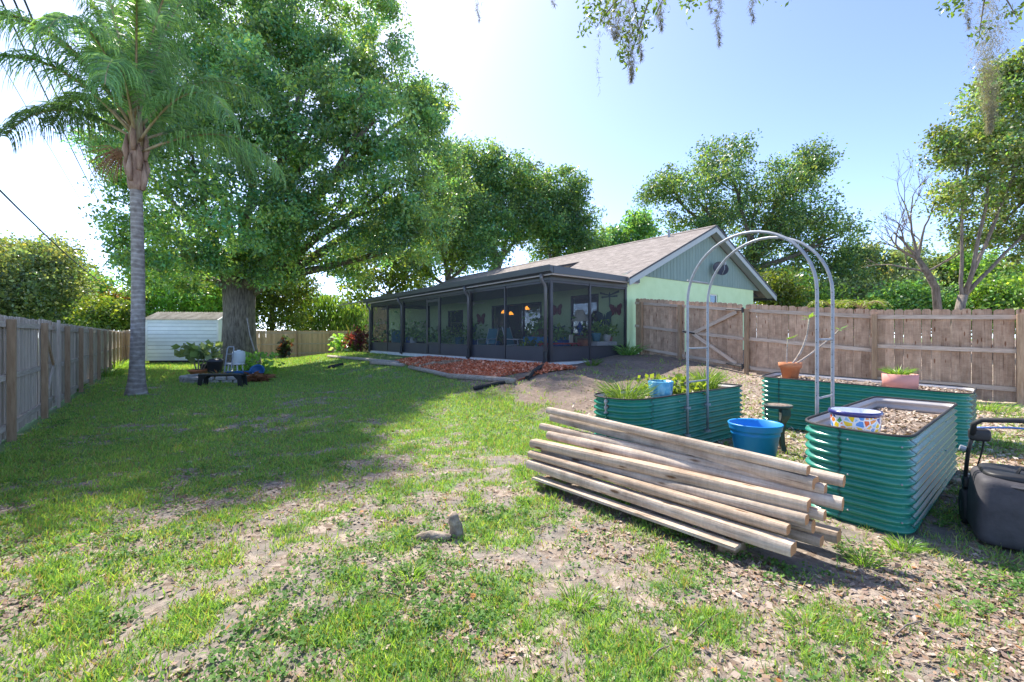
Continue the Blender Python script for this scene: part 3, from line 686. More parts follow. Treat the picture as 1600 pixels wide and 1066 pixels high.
for sg, e in ((-1, EV0), (1, EV1)):
    a, b = e, RS + sg * .002
    MB().prism([(a, rz_(a) - .03), (b, RZ - .03), (b, RZ - .25), (a, rz_(a) - .25)] if sg < 0 else [(a, rz_(a) - .25), (b, RZ - .25), (b, RZ - .03), (a, rz_(a) - .03)], OH - .02, OH + .01).build('rake_board', M['trim'], house)
    MB().prism([(a, rz_(a) + .015), (b, RZ + .015), (b, RZ - .05), (a, rz_(a) - .05)] if sg < 0 else [(a, rz_(a) - .05), (b, RZ - .05), (b, RZ + .015), (a, rz_(a) + .015)], OH - .04, OH - .021).build('drip_edge', M['dark_trim'], house)
    MB().prism([(a, rz_(a) - .10), (b, RZ - .10), (b, RZ - .13), (a, rz_(a) - .13)] if sg < 0 else [(a, rz_(a) - .13), (b, RZ - .13), (b, RZ - .10), (a, rz_(a) - .10)], OH + .012, -.036).build('soffit', M['trim'], house)
# eave fascia over the stucco on the far side, small back lean-to
box('fascia', M['dark_trim'], house, EV1 - .02, EV1 + .02, OH, LEN, rz_(EV1) - .2, rz_(EV1) - .06)
box('back_wall', M['stucco_y'], house, GE + .002, 14.0, 1.2, 1.4, .5, 3.36)
box('back_eave', M['fascia'], house, GE + .01, 14.6, .3, 4.0, 3.37, 3.53)
# low-pitched shingle roof carried out over the far part of the porch, with its open triangular cheek
T5 = 5.0
lo = roofplane(-.10, 6.52, 3.50, 4.955, T5, LEN, .06, 'porch_roof_shingles', M['shingle'], house)
MB().prism([(-.05, 3.40), (3.2, 3.50 - .03), (6.40, rz_(6.40) - .01), (6.46, 4.88)], T5 + .03, T5 + .06).build('cheek_panel', M['plywood'], house)
MB().prism([(-.10, 3.47), (6.5, 4.92), (6.5, 4.985), (-.10, 3.535)], T5 - .03, T5 - .001).build('drip_edge', M['dark_trim'], house)
MB().tube([(7.9, 1.4, rz_(7.9) - .1), (7.9, 1.4, rz_(7.9) + .28)], .05, 10).build('vent_pipe', M['steel'], house)

dish = thing('satellite_dish', 'dark grey satellite dish on the teal gable siding', 'satellite dish', tuple(hs(8.72, -.05, 4.02)), HA)
mb = MB(); mb.tube([(0, .01, 0), (0, -.22, .02), (0, -.26, .12)], .02, 8); mb.build('mast', M['steel'], dish)
Md = Matrix.Translation((0, -.30, .17)) @ Euler((R(68), 0, R(-38))).to_matrix().to_4x4()
prof = [(.0001, 0), (.12, .012), (.22, .04), (.30, .08), (.305, .085), (.22, .03), (.12, .0), (.0001, -.012)]
lb = MB().lathe(prof, 24); lb.v = [tuple(Md @ Vector(v)) for v in lb.v]; lb.build('reflector', M['kick'], dish, smooth=True)
MB().tube([Md @ Vector((0, -.3, .05)), Md @ Vector((0, -.2, .35)), Md @ Vector((0, -.02, .42))], .012, 6).cbox(Md @ Vector((0, 0, .43)), .08, .08, .1).build('feed_arm', M['steel'], dish)

# ---------------------------------------------------------------- screened porch
porch = thing('screened_porch', 'dark bronze screened porch along the mint green house', 'porch', (P0[0], P0[1], 0), HA)
TL = 14.15
box('slab', M['slab'], porch, -.06, WALL_S - .002, -.06, TL, .35, FL - .02)
box('floor', M['floor'], porch, 0, WALL_S - .003, 0, TL - .05, FL - .019, FL)
KZ = 1.24; BZ = 3.16
LONG = [0, 2.18, 4.27, 6.57, 7.69, 10.06, 11.95, TL - .06]
def post(s, t, w=.075):
    return MB().box(s - w / 2, s + w / 2, t - w / 2, t + w / 2, FL, BZ).build('post', M['bronze'], porch)
for i, t_ in enumerate(LONG): post(.04, t_ + .04, .10 if i in (0, 2, 5, 7) else .065)
for s__ in (1.66, WALL_S - .05): post(s__, .04, .07)
for s__ in (1.66, WALL_S - .05): post(s__, TL - .06, .07)
for a, b in zip(LONG[:-1], LONG[1:]):
    a += .09; b -= .01
    box('kick_panel', M['kick'], porch, .03, .05, a, b, FL + .04, KZ - .04)
    for nm_, q0, q1 in (('sill_rail', FL, FL + .04), ('chair_rail', KZ - .04, KZ), ('head_rail', BZ - .07, BZ)): box(nm_, M['bronze'], porch, .02, .06, a, b, q0, q1)
    box('screen_panel', M['screen'], porch, .039, .041, a, b, KZ, BZ - .07)
for y in (.04, TL - .06):
    for a, b in ((.09, 1.625), (1.695, WALL_S - .085)):
        box('kick_panel', M['kick'], porch, a, b, y - .01, y + .01, FL + .04, KZ - .04)
        for nm_, q0, q1 in (('sill_rail', FL, FL + .04), ('chair_rail', KZ - .04, KZ), ('head_rail', BZ - .07, BZ)): box(nm_, M['bronze'], porch, a, b, y - .02, y + .02, q0, q1)
        box('screen_panel', M['screen'], porch, a, b, y - .001, y + .001, KZ, BZ - .07)
# door in bay 6.57..7.69
dr = MB().box(.005, .018, 6.64, 6.72, FL + .02, BZ - .1).box(.005, .018, 7.60, 7.68, FL + .02, BZ - .1).box(.005, .018, 6.72, 7.60, 2.95, BZ - .1).box(.005, .018, 6.72, 7.60, 1.20, 1.29).build('screen_door', M['bronze'], porch)
MB().tube([(.0, 6.70, 1.75), (-.05, 6.70, 1.77), (-.05, 6.70, 1.93), (.0, 6.70, 1.95)], .012, 6).build('handle', M['black'], dr)
box('top_beam', M['fascia'], porch, -.02, .10, -.02, TL, BZ, BZ + .12)
box('top_beam', M['fascia'], porch, .101, WALL_S - .01, -.02, .09, BZ, BZ + .12)
box('top_beam', M['fascia'], porch, .101, WALL_S - .01, TL - .11, TL, BZ, BZ + .12)
box('ceiling', M['ceiling'], porch, -.18, WALL_S - .01, -.28, TL + .2, BZ + .121, BZ + .15)
box('soffit_strip', M['soffit'], porch, -.21, -.181, -.28, TL + .2, BZ + .09, BZ + .15)
box('soffit_strip', M['soffit'], porch, -.21, WALL_S + .2, -.31, -.281, BZ + .09, BZ + .15)
box('roof_panel', M['fascia'], porch, -.17, WALL_S - .02, -.27, TL + .2, BZ + .151, BZ + .26)
# gutter with lip, and end fascia
gt = MB().prism([(-.32, BZ + .19), (-.21, BZ + .13), (-.19, BZ + .13), (-.19, BZ + .34), (-.205, BZ + .34), (-.205, BZ + .16), (-.30, BZ + .20), (-.31, BZ + .35), (-.34, BZ + .36), (-.34, BZ + .33)], -.33, TL + .25).build('gutter', M['fascia'], porch)
MB().prism([(-.325, BZ + .20), (-.20, BZ + .14), (-.20, BZ + .345), (-.325, BZ + .345)], -.335, -.332).build('end_cap', M['fascia'], gt)
MB().prism([(-.19, BZ + .13), (WALL_S + .22, BZ + .13), (WALL_S + .22, BZ + .27), (-.19, BZ + .345)], -.345, -.311).build('end_fascia', M['fascia'], porch)
for i, t_ in enumerate((.12, 4.27, 10.06, TL - .03)):
    p = hs(-.1, t_); zb = g(p.x, p.y) + .12
    ds = MB().tube([(-.26, t_ - .02, BZ + .15), (-.26, t_ - .02, BZ + .03), (-.22, t_, BZ - .05), (-.12, t_, BZ - .14), (-.085, t_, BZ - .24), (-.085, t_, FL + .28)], .052, 8).build('downspout', M['spout'], porch, smooth=True)
    MB().tube([(-.085, t_, FL + .30), (-.085, t_, FL + .05), (-.13, t_, FL - .05)], .07, 8).build('boot', M['black'], ds)

# corner drain hose lying on the mulch
def on(s, t, dz): p = hs(s, t); return Vector((p.x, p.y, float(gfine(p.x, p.y)) + dz))
def pipe(name, label, cat, pts, rad, m, n=9, ribs=False):
    pts = [Vector(p) for p in pts]; b = pts[0].copy(); o = empty(name, b) if ribs else None
    q = [p - b for p in pts]
    if not ribs:
        ob = MB().tube(q, rad, n).build(name, m, None, smooth=True); ob.location = b; return tag(ob, label, cat)
    fine = []; L_ = sum((q[i + 1] - q[i]).length for i in range(len(q) - 1)); k = int(L_ / .02)
    for i in range(k + 1):
        u = i / k * (len(q) - 1); j = min(int(u), len(q) - 2); fine.append(q[j].lerp(q[j + 1], u - j))
    bpy.data.objects.remove(o)
    ob = MB().tube(fine, [rad * (1 if i % 2 else .88) for i in range(len(fine))], n).build(name, m, None); ob.location = b; return tag(ob, label, cat)
z0 = FL - .02
pipe('drain_pipe', 'black flexible drain pipe curving from the porch corner downspout', 'pipe',
     bez(hs(-.13, .12, z0 + .02), hs(-.20, .06, .68), (hit(842, 581) + Vector((0, 0, .10))), 8) + [hit(830, 589) + Vector((0, 0, .08)), hit(824, 594) + Vector((0, 0, .06))], .062, M['rubber'], ribs=True)
a = hit(740, 611); b = hit(775, 603)
pipe('drain_pipe', 'short black pipe end poking out below the mulch bed timber', 'pipe', [a + Vector((0, 0, .06)), b + Vector((0, 0, .06)), b + (b - a) * .7 + Vector((0, 0, .02))], .055, M['rubber'], ribs=True)
a = hit(513, 577); b = hit(536, 572)
pipe('drain_pipe', 'small black pipe end lying on the shaded far lawn', 'pipe', [a + Vector((0, 0, .06)), b + Vector((0, 0, .06))], .08, M['rubber'])
# landscape timbers edging the mulch bed
for (p, q, rad, lab) in (((700, 592), (803, 601), .075, 'grey round edging timber at the near end of the mulch bed'),
                         ((640, 577), (706, 592), .065, 'grey edging timber in the middle of the mulch bed edge'),
                         ((580, 570), (630, 574), .07, 'weathered edging timber before the far downspout'),
                         ((513, 559), (622, 570), .07, 'long grey timber edging the far end of the bed')):
    a = hit(*p) + Vector((0, 0, rad)); b = hit(*q) + Vector((0, 0, rad))
    pipe('edging_timber', lab, 'timber', [a, (a + b) / 2 + Vector((0, 0, .01)), b], rad, M['timber_grey'], 10)['group'] = 'timbers edging the mulch bed'

# ---------------------------------------------------------------- fences
def picket_mesh(m, wd=.14, h=1.85):
    e = .028
    return MB().prism([(-wd / 2, 0), (wd / 2, 0), (wd / 2, h - e), (wd / 2 - e, h), (-wd / 2 + e, h), (-wd / 2, h - e)], 0, .018).mesh('picket', m)
PK = {k: picket_mesh(M[k]) for k in ('picket', 'picket_grey', 'picket_back')}
def beam(name, m, root, a, b, wd, ht, bevel=0):
    """a straight board from a to b (root-local), wd thick, ht high"""
    a = Vector(a); b = Vector(b); d = b - a; L_ = d.length; mid = (a + b) / 2
    q = d.to_track_quat('X', 'Z')
    o = MB().box(-L_ / 2, L_ / 2, -wd / 2, wd / 2, -ht / 2, ht / 2).build(name, m, root, bevel=bevel); o.location = mid; o.rotation_mode = 'QUATERNION'; o.rotation_quaternion = q
    return o
def fence_run(root, A, B, za, zb, pk, railm, postm, posts, gapf=1.0, pitch=.146, rails=(.17, .94, 1.71), skip=None, jit=.008, tilt=.006, post_top=-.06):
    A = Vector((A[0], A[1], 0)); B = Vector((B[0], B[1], 0)); d = B - A; L_ = d.length; d = d / L_; ang = math.atan2(d.y, d.x); n = Vector((math.sin(ang), -math.cos(ang), 0)); O = root.location
    top = lambda u: za + (zb - za) * u / L_
    u = pitch / 2
    while u < L_:
        if not (skip and skip[0] < u < skip[1]):
            p = A + d * u; zb_ = g(p.x, p.y) + random.uniform(.01, .05); h = top(u) - zb_ + random.uniform(-1, 1) * .012
            put('picket', PK[pk], root, p - n * random.uniform(0, jit) - Vector((O.x, O.y, 0)) + Vector((0, 0, zb_ - O.z)), (0, random.uniform(-tilt, tilt), ang), (random.uniform(.94, 1.0) * gapf, 1, h / 1.85))
        u += pitch
    segs = [(0, L_)] if not skip else [(0, skip[0]), (skip[1], L_)]
    for (a, b) in segs:
        k = max(1, round((b - a) / 2.44))
        for i in range(k):
            u0 = a + (b - a) * i / k + .002; u1 = a + (b - a) * (i + 1) / k - .002
            for r_ in rails:
                pa = A + d * u0 + n * .022; pb_ = A + d * u1 + n * .022; pa.z = top(u0) - r_; pb_.z = top(u1) - r_
                beam('rail', M[railm], root, pa - O, pb_ - O, .036, .085)
    for u in posts:
        p = A + d * u + n * .088; z0 = g(p.x, p.y) - .2; z1 = top(u) + post_top
        o = MB().box(-.045, .045, -.045, .045, z0 - O.z, z1 - O.z).build('post', M[postm], root, bevel=.006); o.location = (p.x - O.x, p.y - O.y, 0); o.rotation_euler = (0, 0, ang)
# left fence
F0 = Vector((-7.24, 6.44, 0)); FD = Vector((-.613, .790, 0)).normalized()
fp = lambda u: F0 + FD * u
lf = thing('left_fence', 'weathered grey picket fence running back along the left of the lawn', 'fence', (F0.x, F0.y, 0))
lf.name = 'picket_fence'
fence_run(lf, fp(-7.5), fp(2.62), 1.84, 1.84, 'picket_grey', 'rail_grey', 'post', [.3, 2.76, 5.2, 7.62, 10.04], rails=(.13, .90, 1.62), gapf=.9)
fence_run(lf, fp(4.02), fp(27.4), 1.83, 1.83, 'picket_grey', 'rail_grey', 'post', [.1 + .0 + 2.0 * 0 + k * 2.36 + 1.1 for k in range(11)], rails=(.14, .92, 1.66), gapf=.9)
gl = thing('fence_gate', 'narrow grey wooden gate in the left fence with diagonal brace', 'gate', (fp(2.66).x, fp(2.66).y, 0))
fence_run(gl, fp(2.68), fp(3.96), 1.86, 1.86, 'picket_grey', 'rail_grey', 'post', [], rails=(.15, .92, 1.62), gapf=.9)
ga = math.atan2(FD.y, FD.x); gn = Vector((math.sin(ga), -math.cos(ga), 0))
beam('brace', M['post'], gl, FD * .1 + gn * .07 + Vector((0, 0, 1.60)), FD * .9 + gn * .07 + Vector((0, 0, .98)), .03, .09)
beam('brace', M['rail_grey'], gl, FD * .1 + gn * .07 + Vector((0, 0, .30)), FD * .9 + gn * .07 + Vector((0, 0, .90)), .03, .09)
o = MB().box(-.075, .075, -.02, .02, .05, 1.87).build('stile', M['picket_grey'], gl); o.location = FD * 1.14 + gn * .12; o.rotation_euler = (0, 0, ga)
# back fence
C0 = fp(27.4); BD = Vector((.794, .608, 0))
bf = thing('picket_fence', 'tan cedar fence across the far end of the lawn', 'fence', (C0.x, C0.y, 0))
fence_run(bf, C0, C0 + BD * 23, 1.92, 2.05, 'picket_back', 'rail', 'post', [.2 + 2.44 * k for k in range(10)], rails=(.18, 1.0, 1.70), pitch=.146, gapf=1.06)
# right fence with gate
A0 = (4.13, 15.2); A1 = (6.23, 11.9); A2 = (8.02, 10.0); A3 = (9.56, 8.5); A4 = (11.6, 6.5)
rfn = thing('picket_fence', 'tall brown wooden picket fence beside the gate and raised beds', 'fence', (A1[0], A1[1], 0))
fence_run(rfn, A0, A1, 2.81, 2.37, 'picket', 'rail', 'post', [.32, 1.80, 3.86], rails=(.16, .92, 1.64), skip=(1.92, 3.78), post_top=-.12, gapf=1.06)
fence_run(rfn, A1, A2, 2.37, 2.12, 'picket', 'rail', 'post', [2.58], rails=(.16, .90, 1.66), post_top=-.1, gapf=1.06)
fence_run(rfn, A2, A3, 2.12, 2.05, 'picket', 'rail', 'post', [2.10], rails=(.16, .80, 1.52), post_top=-.1, gapf=1.06)
fence_run(rfn, A3, A4, 2.05, 1.96, 'picket', 'rail', 'post', [2.3], rails=(.16, .80, 1.52), post_top=-.1, gapf=1.06)
a0 = Vector((*A0, 0)); dd = (Vector((*A1, 0)) - a0); dd.normalize(); g0 = a0 + dd * 1.95
gr = thing('fence_gate', 'wide brown wooden gate with two diagonal braces and black hinges', 'gate', (g0.x, g0.y, 0))
zt = lambda u: 2.81 + (2.37 - 2.81) * u / 3.91
fence_run(gr, a0 + dd * 1.95, a0 + dd * 3.75, zt(1.95), zt(3.75), 'picket', 'rail', 'post', [], rails=(.16, .92, 1.64), gapf=1.06)
ga2 = math.atan2(dd.y, dd.x); gn2 = Vector((math.sin(ga2), -math.cos(ga2), 0))
def gp(u, dz, off=.065): v = dd * u + gn2 * off; v.z = zt(1.95 + u) - dz; return v
beam('brace', M['rail'], gr, gp(.28, .94), gp(1.62, .22), .034, .10)
beam('brace', M['rail'], gr, gp(.28, .94), gp(1.62, 1.60), .034, .09)
for dz in (.16, 1.64):
    h = MB(); h.tube([gp(1.35, dz, .10), gp(1.86, dz, .13)], .022, 6); h.tube([gp(1.84, dz - .07, .15), gp(1.84, dz + .07, .15)], .03, 8); h.build('hinge', M['black'], gr)
MB().tube([gp(-.04, .92, .09), gp(.36, .93, .09)], .022, 6).build('latch', M['black'], gr)

# ---------------------------------------------------------------- shed
ps = at(229, 566, 25.9); pe = at(341, 566, 26.4)
sdv = Vector((pe.x - ps.x, pe.y - ps.y, 0)); W = sdv.length; sa = math.atan2(sdv.y, sdv.x)
shed = thing('garden_shed', 'white lap-sided garden shed with corrugated roof by the back fence', 'shed', (ps.x, ps.y, 0), sa)
for i in range(11):
    z = .16 + i * .215
    MB().prism([(z, 0)], 0, 1) if False else MB().add([(.0, -.055, z), (W, -.055, z), (W, -.03, z + .200), (0, -.03, z + .200), (0, .0, z), (W, .0, z), (W, .0, z + .200), (0, .0, z + .200)],
        [(0, 1, 2, 3), (5, 4, 7, 6), (0, 4, 5, 1), (3, 2, 6, 7), (0, 3, 7, 4), (1, 5, 6, 2)]).build('plank', M['shedw'], shed)
for x in (-.04, W - .06): box('corner_board', M['white'], shed, x, x + .10, -.06, .05, .16, 2.55)
box('lap_shade_sheet', M['kick'], shed, .02, W - .02, .004, .045, .17, 2.5)  # dark sheet behind the plank gaps stands in for shade under the laps
box('side_wall', M['shedw'], shed, 0, .05, .05, 2.4, .16, 2.5); box('side_wall', M['shedw'], shed, W - .05, W, .05, 2.4, .16, 2.5); box('back_wall', M['shedw'], shed, .05, W - .05, 2.35, 2.4, .16, 2.5)
box('skid', M['dark_trim'], shed, .1, W - .1, .05, .2, -.05, .16); box('skid', M['dark_trim'], shed, .1, W - .1, 2.0, 2.2, -.05, .16)
vs = []; fs = []; nn = 150
for i in range(nn + 1):
    x = -.12 + (W + .24) * i / nn; dz = .018 * math.sin(i * 2 * math.pi / 5)
    vs += [(x, -.22, 2.50 + dz), (x, 1.22, 3.0 + dz), (x, 2.62, 2.5 + dz)]
for i in range(nn): fs += [(3 * i, 3 * i + 3, 3 * i + 4, 3 * i + 1), (3 * i + 1, 3 * i + 4, 3 * i + 5, 3 * i + 2)]
MB().add(vs, fs).build('roof', M['shedroof'], shed, smooth=True)
for x in (-.1, W + .05): MB().add([(x, -.22, 2.5), (x + .05, -.22, 2.5), (x + .05, 1.22, 2.98), (x, 1.22, 2.98), (x, -.22, 2.38), (x + .05, -.22, 2.38), (x + .05, 1.22, 2.86), (x, 1.22, 2.86)], [(0, 1, 2, 3), (7, 6, 5, 4), (0, 4, 5, 1), (1, 5, 6, 2), (2, 6, 7, 3), (3, 7, 4, 0)]).build('rake_board', M['white'], shed)

# ---------------------------------------------------------------- raised beds
def rounded(poly, rad, n=7):
    out = []; m = len(poly)
    for i in range(m):
        p = Vector(poly[i]); a = Vector(poly[i - 1]); b = Vector(poly[(i + 1) % m])
        r_ = rad[i] if hasattr(rad, '__len__') else rad
        u = (a - p).normalized(); v = (b - p).normalized(); s_ = p + u * r_; e_ = p + v * r_
        for k in range(n + 1):
            q = k / n; out.append(s_ * (1 - q) ** 2 + p * 2 * q * (1 - q) + e_ * q * q)
        L_ = (b - p).length - r_ - (rad[(i + 1) % m] if hasattr(rad, '__len__') else rad)
        far = Vector(poly[(i + 1) % m]) - v * (rad[(i + 1) % m] if hasattr(rad, '__len__') else rad)
        for k in range(1, 8): out.append(e_.lerp(far, k / 8))
    return out
def bed(corners, rad, label, soil_drop, hgt=.80):
    c0 = sum((Vector(c) for c in corners), Vector()) / 4; base = Vector((c0.x, c0.y, 0))
    root = thing('raised_bed', label, 'raised bed', base, 0, 'green corrugated raised beds')
    out = [p - base for p in rounded([Vector(c) for c in corners], rad)]; n = len(out)
    area = sum(out[i].x * out[(i + 1) % n].y - out[(i + 1) % n].x * out[i].y for i in range(n))
    if area < 0: out.reverse()
    nor = []
    for i in range(n):
        d = out[(i + 1) % n] - out[i - 1]; v = Vector((d.y, -d.x, 0)); v.normalize(); nor.append(v)
    rows = 77; vs = []; fs = []
    for j in range(rows + 1):
        z = -hgt * j / rows; off = .019 * math.cos(j * 2 * math.pi / 7) - .019
        for i in range(n): p = out[i] + nor[i] * off; vs.append((p.x, p.y, p.z + z))
    for j in range(rows):
        for i in range(n): fs.append((j * n + i, (j + 1) * n + i, (j + 1) * n + (i + 1) % n, j * n + (i + 1) % n))
    MB().add(vs, fs).build('corrugated_wall', M['greenbed'], root, smooth=True)
    vs = []; fs = []; rows = 40; hh = soil_drop + .08
    for j in range(rows + 1):
        z = -hh * j / rows; off = -.034 + .010 * math.cos(j * hh / rows / .0727 * 2 * math.pi)
        for i in range(n): p = out[i] + nor[i] * off; vs.append((p.x, p.y, p.z + z - .003))
    for j in range(rows):
        for i in range(n): fs.append((j * n + i, j * n + (i + 1) % n, (j + 1) * n + (i + 1) % n, (j + 1) * n + i))
    MB().add(vs, fs).build('liner', M['bedin'], root, smooth=True)
    rim = [p - nor[i] * .012 + Vector((0, 0, .004)) for i, p in enumerate(out)]
    MB().tube(rim + [rim[0]], .012, 6, cap=False).build('rim_trim', M['rubber'], root, smooth=True)
    # soil
    ce = sum(out, Vector()) / n; vs = []; fs = []; K = 14
    for k in range(K + 1):
        f_ = 1 - k / K * .97
        for i in range(n):
            p = ce + (out[i] - nor[i] * .045 - ce) * f_
            wx, wy = p.x + base.x, p.y + base.y
            vs.append((p.x, p.y, p.z - soil_drop + .05 * (float(fbm(wx, wy, 6, 2)) - .5) + .03 * math.sin(f_ * 3) + random.uniform(-.012, .012)))
    for k in range(K):
        for i in range(n): fs.append((k * n + i, k * n + (i + 1) % n, (k + 1) * n + (i + 1) % n, (k + 1) * n + i))
    fs.append(tuple(K * n + i for i in range(n)))
    MB().add(vs, fs).build('soil', M['bedsoil'], root, smooth=True)
    # loose chips on the soil
    m = 2600; ii = rng.integers(0, n, m); ff = np.sqrt(rng.random(m)) * .96
    O_ = np.array([tuple(p) for p in out]); Nn = np.array([tuple(p) for p in nor]); CE = np.array(tuple(ce)); P = CE + (O_[ii] - Nn[ii] * .06 - CE) * ff[:, None]
    P[:, 2] += -soil_drop + .05 * (fbm(P[:, 0] + base.x, P[:, 1] + base.y, 6, 2) - .5) + .03 * np.sin(ff * 3) + .008
    a_ = rng.random(m) * 6.28; d = unit(np.stack([np.cos(a_), np.sin(a_), rng.normal(size=m) * .35], -1)); wv = unit(np.cross(d, np.stack([rng.normal(size=m) * .5, rng.normal(size=m) * .5, np.ones(m)], -1))); sz = (.02 + .03 * rng.random(m))[:, None]
    cols = np.array([(.50, .41, .34), (.36, .27, .21), (.26, .19, .15), (.58, .50, .43)]); c = cols[rng.integers(0, 4, m)]
    o = bpy.data.objects.new('soil_chips', cloud_mesh('soil_chips', P, d * sz, wv * sz * .4, c, LITTER)); col.objects.link(o); o.parent = root; o['kind'] = 'stuff'
    for i in range(7, n, 15):
        tg = (out[(i + 1) % n] - out[i - 1]).normalized(); vs = []; fs = []
        for j in range(78):
            off = .019 * math.cos(j * 2 * math.pi / 7) - .019 + .0025; p = out[i] + nor[i] * off + Vector((0, 0, -hgt * j / 77)); vs += [tuple(p - tg * .009), tuple(p + tg * .009)]
        for j in range(77): fs.append((2 * j, 2 * j + 2, 2 * j + 3, 2 * j + 1))
        MB().add(vs, fs).build('seam_strip', M['seam'], root, smooth=True)
    bm = MB().ball((0, 0, 0), .008, .008, .008, 6, 4).mesh('bolt', M['steel'], True)
    L0 = 0
    for i in range(0, n, 9):
        for j in (.075, .36, .65):
            put('bolt', bm, root, out[i] + nor[i] * .004 - Vector((0, 0, j)))
    return root
bed(BEDS[0], [.40, .16, .16, .40], 'long green corrugated bed with grassy plants, beside the grey arch', .10)
bed(BEDS[1], [.30, .22, .22, .30], 'wide green corrugated bed by the fence holding two pots', .07, .84)
bed(BEDS[2], [.34, .20, .14, .14], 'nearest green corrugated bed with painted pot and wood chip soil', .15, .80)

# ---------------------------------------------------------------- arch trellis
arch = thing('arch_trellis', 'silver grey tube arch standing between two green raised beds', 'trellis', (2.85, 5.3, 0))
AO = Vector((2.85, 5.3, 0))
nA = Vector((-.794, -.608, 0)) ; nA.normalize()
LA = Vector((2.276, 5.97, 0)) + Vector((.608, -.794, 0)) * .03; LB_ = Vector((2.665, 6.268, 0)) + Vector((.608, -.794, 0)) * .03
RA = Vector((3.01, 4.44, 0)) + Vector((-.608, .794, 0)) * .03; RB_ = Vector((3.36, 4.72, 0)) + Vector((-.608, .794, 0)) * .03
ZS, ZTOP = 1.98, 2.71
def arc(l, r):
    pts = [l + Vector((0, 0, z)) for z in (.22, .9, 1.5, ZS)]
    for k in range(1, 24):
        u = math.pi * k / 24; m_ = (l + r) / 2 + (l - r) / 2 * math.cos(u); pts.append(m_ + Vector((0, 0, ZS + (ZTOP - ZS) * math.sin(u))))
    return pts + [r + Vector((0, 0, z)) for z in (ZS, 1.5, .9, .3)]
for l, r in ((LA, RA), (LB_, RB_)):
    MB().tube([p - AO for p in arc(l, r)], .0165, 10).build('arch_tube', M['steel'], arch, smooth=True)
for a, b, zs in ((LA, LB_, (2.26, 1.375, .935)), (RA, RB_, (1.50, .92, 2.3))):
    for z in zs[:3] if a is LA else zs[:2]:
        MB().tube([a + Vector((0, 0, z)) - AO, b + Vector((0, 0, z)) - AO], .012, 8).build('rung', M['steel'], arch, smooth=True)
for l in (LA, LB_):
    for z in (.24, .60):
        MB().tube([l + Vector((0, 0, z - .012)) - AO, l + Vector((0, 0, z + .012)) - AO], .042, 12).build('flange', M['steel'], arch)
for l in (LA, LB_, RA, RB_):
    mb = MB()
    for z in np.arange(.95, 2.0, .13): mb.ball(l + nA * .016 + Vector((0, 0, z)) - AO, .006, .006, .006, 5, 4)
    mb.build('screw_row', M['fascia'], arch)

# ---------------------------------------------------------------- pots
def pot(name, label, loc, prof, m, n=28, rim=None, soil=None, group=None, scale=(1, 1, 1), rz=0, inner=None):
    root = thing(name, label, 'pot', loc, rz, group)
    MB().lathe(prof, n).build('body', m, root, smooth=True).scale = scale
    if rim: MB().lathe(rim[0], n).build('rim', rim[1], root, smooth=True).scale = scale
    if inner: MB().lathe(inner[0], n).build('inside', inner[1], root, smooth=True).scale = scale
    if soil: MB().lathe([(soil[0], soil[1] - .02), (soil[0] * .6, soil[1]), (.001, soil[1] + .01)], n).build('soil', M['soil'], root, smooth=True).scale = scale
    return root
def gp_(x, y, dz=0): return (x, y, float(gfine(x, y)) + dz)
bpx = (2.98, 5.58)
pot('plant_pot', 'large bright blue empty plastic pot beside the long green bed', gp_(*bpx, -.01),
    [(.205, 0), (.21, .01), (.262, .34), (.272, .35), (.272, .365), (.268, .375), (.278, .40), (.29, .405), (.29, .42), (.30, .46), (.305, .475), (.30, .485), (.285, .475), (.255, .33), (.20, .05), (.001, .04)], M['bluepot'], 40)
tl = at(1331, 668, 3.98)
pot('painted_pot', 'white glazed pot painted with bright flowers on the nearest bed', (3.0, 3.98, .605),
    [(.13, 0), (.145, .01), (.168, .07), (.176, .15), (.182, .245)], M['talavera'], 36,
    rim=([(.181, .242), (.194, .25), (.198, .270), (.191, .284), (.176, .282)], M['navy']), inner=([(.177, .281), (.17, .23), (.158, .1), (.12, .03), (.001, .03)], M['whiteglaze']))
tp = hit(1, 1) if False else at(1234.5, 592, 7.72)
pot('terracotta_pot', 'terracotta pot with a bare forked plumeria on the wide bed', (tp.x, tp.y, .80),
    [(.105, 0), (.11, .0), (.148, .20), (.170, .205), (.178, .285), (.168, .29), (.15, .28), (.14, .24)], M['terra'], 30, soil=(.148, .25))
pk = at(1407, 606, 6.75)
pk = Vector((5.78, 6.78, 0))
pot('pink_pot', 'low ribbed pink plastic pot on the wide green bed', (pk.x, pk.y, .735),
    [(.16, 0), (.165, .0), (.17, .02), (.175, .035), (.208, .04), (.213, .235), (.203, .24), (.195, .22)], M['pink'], 44, soil=(.195, .20))

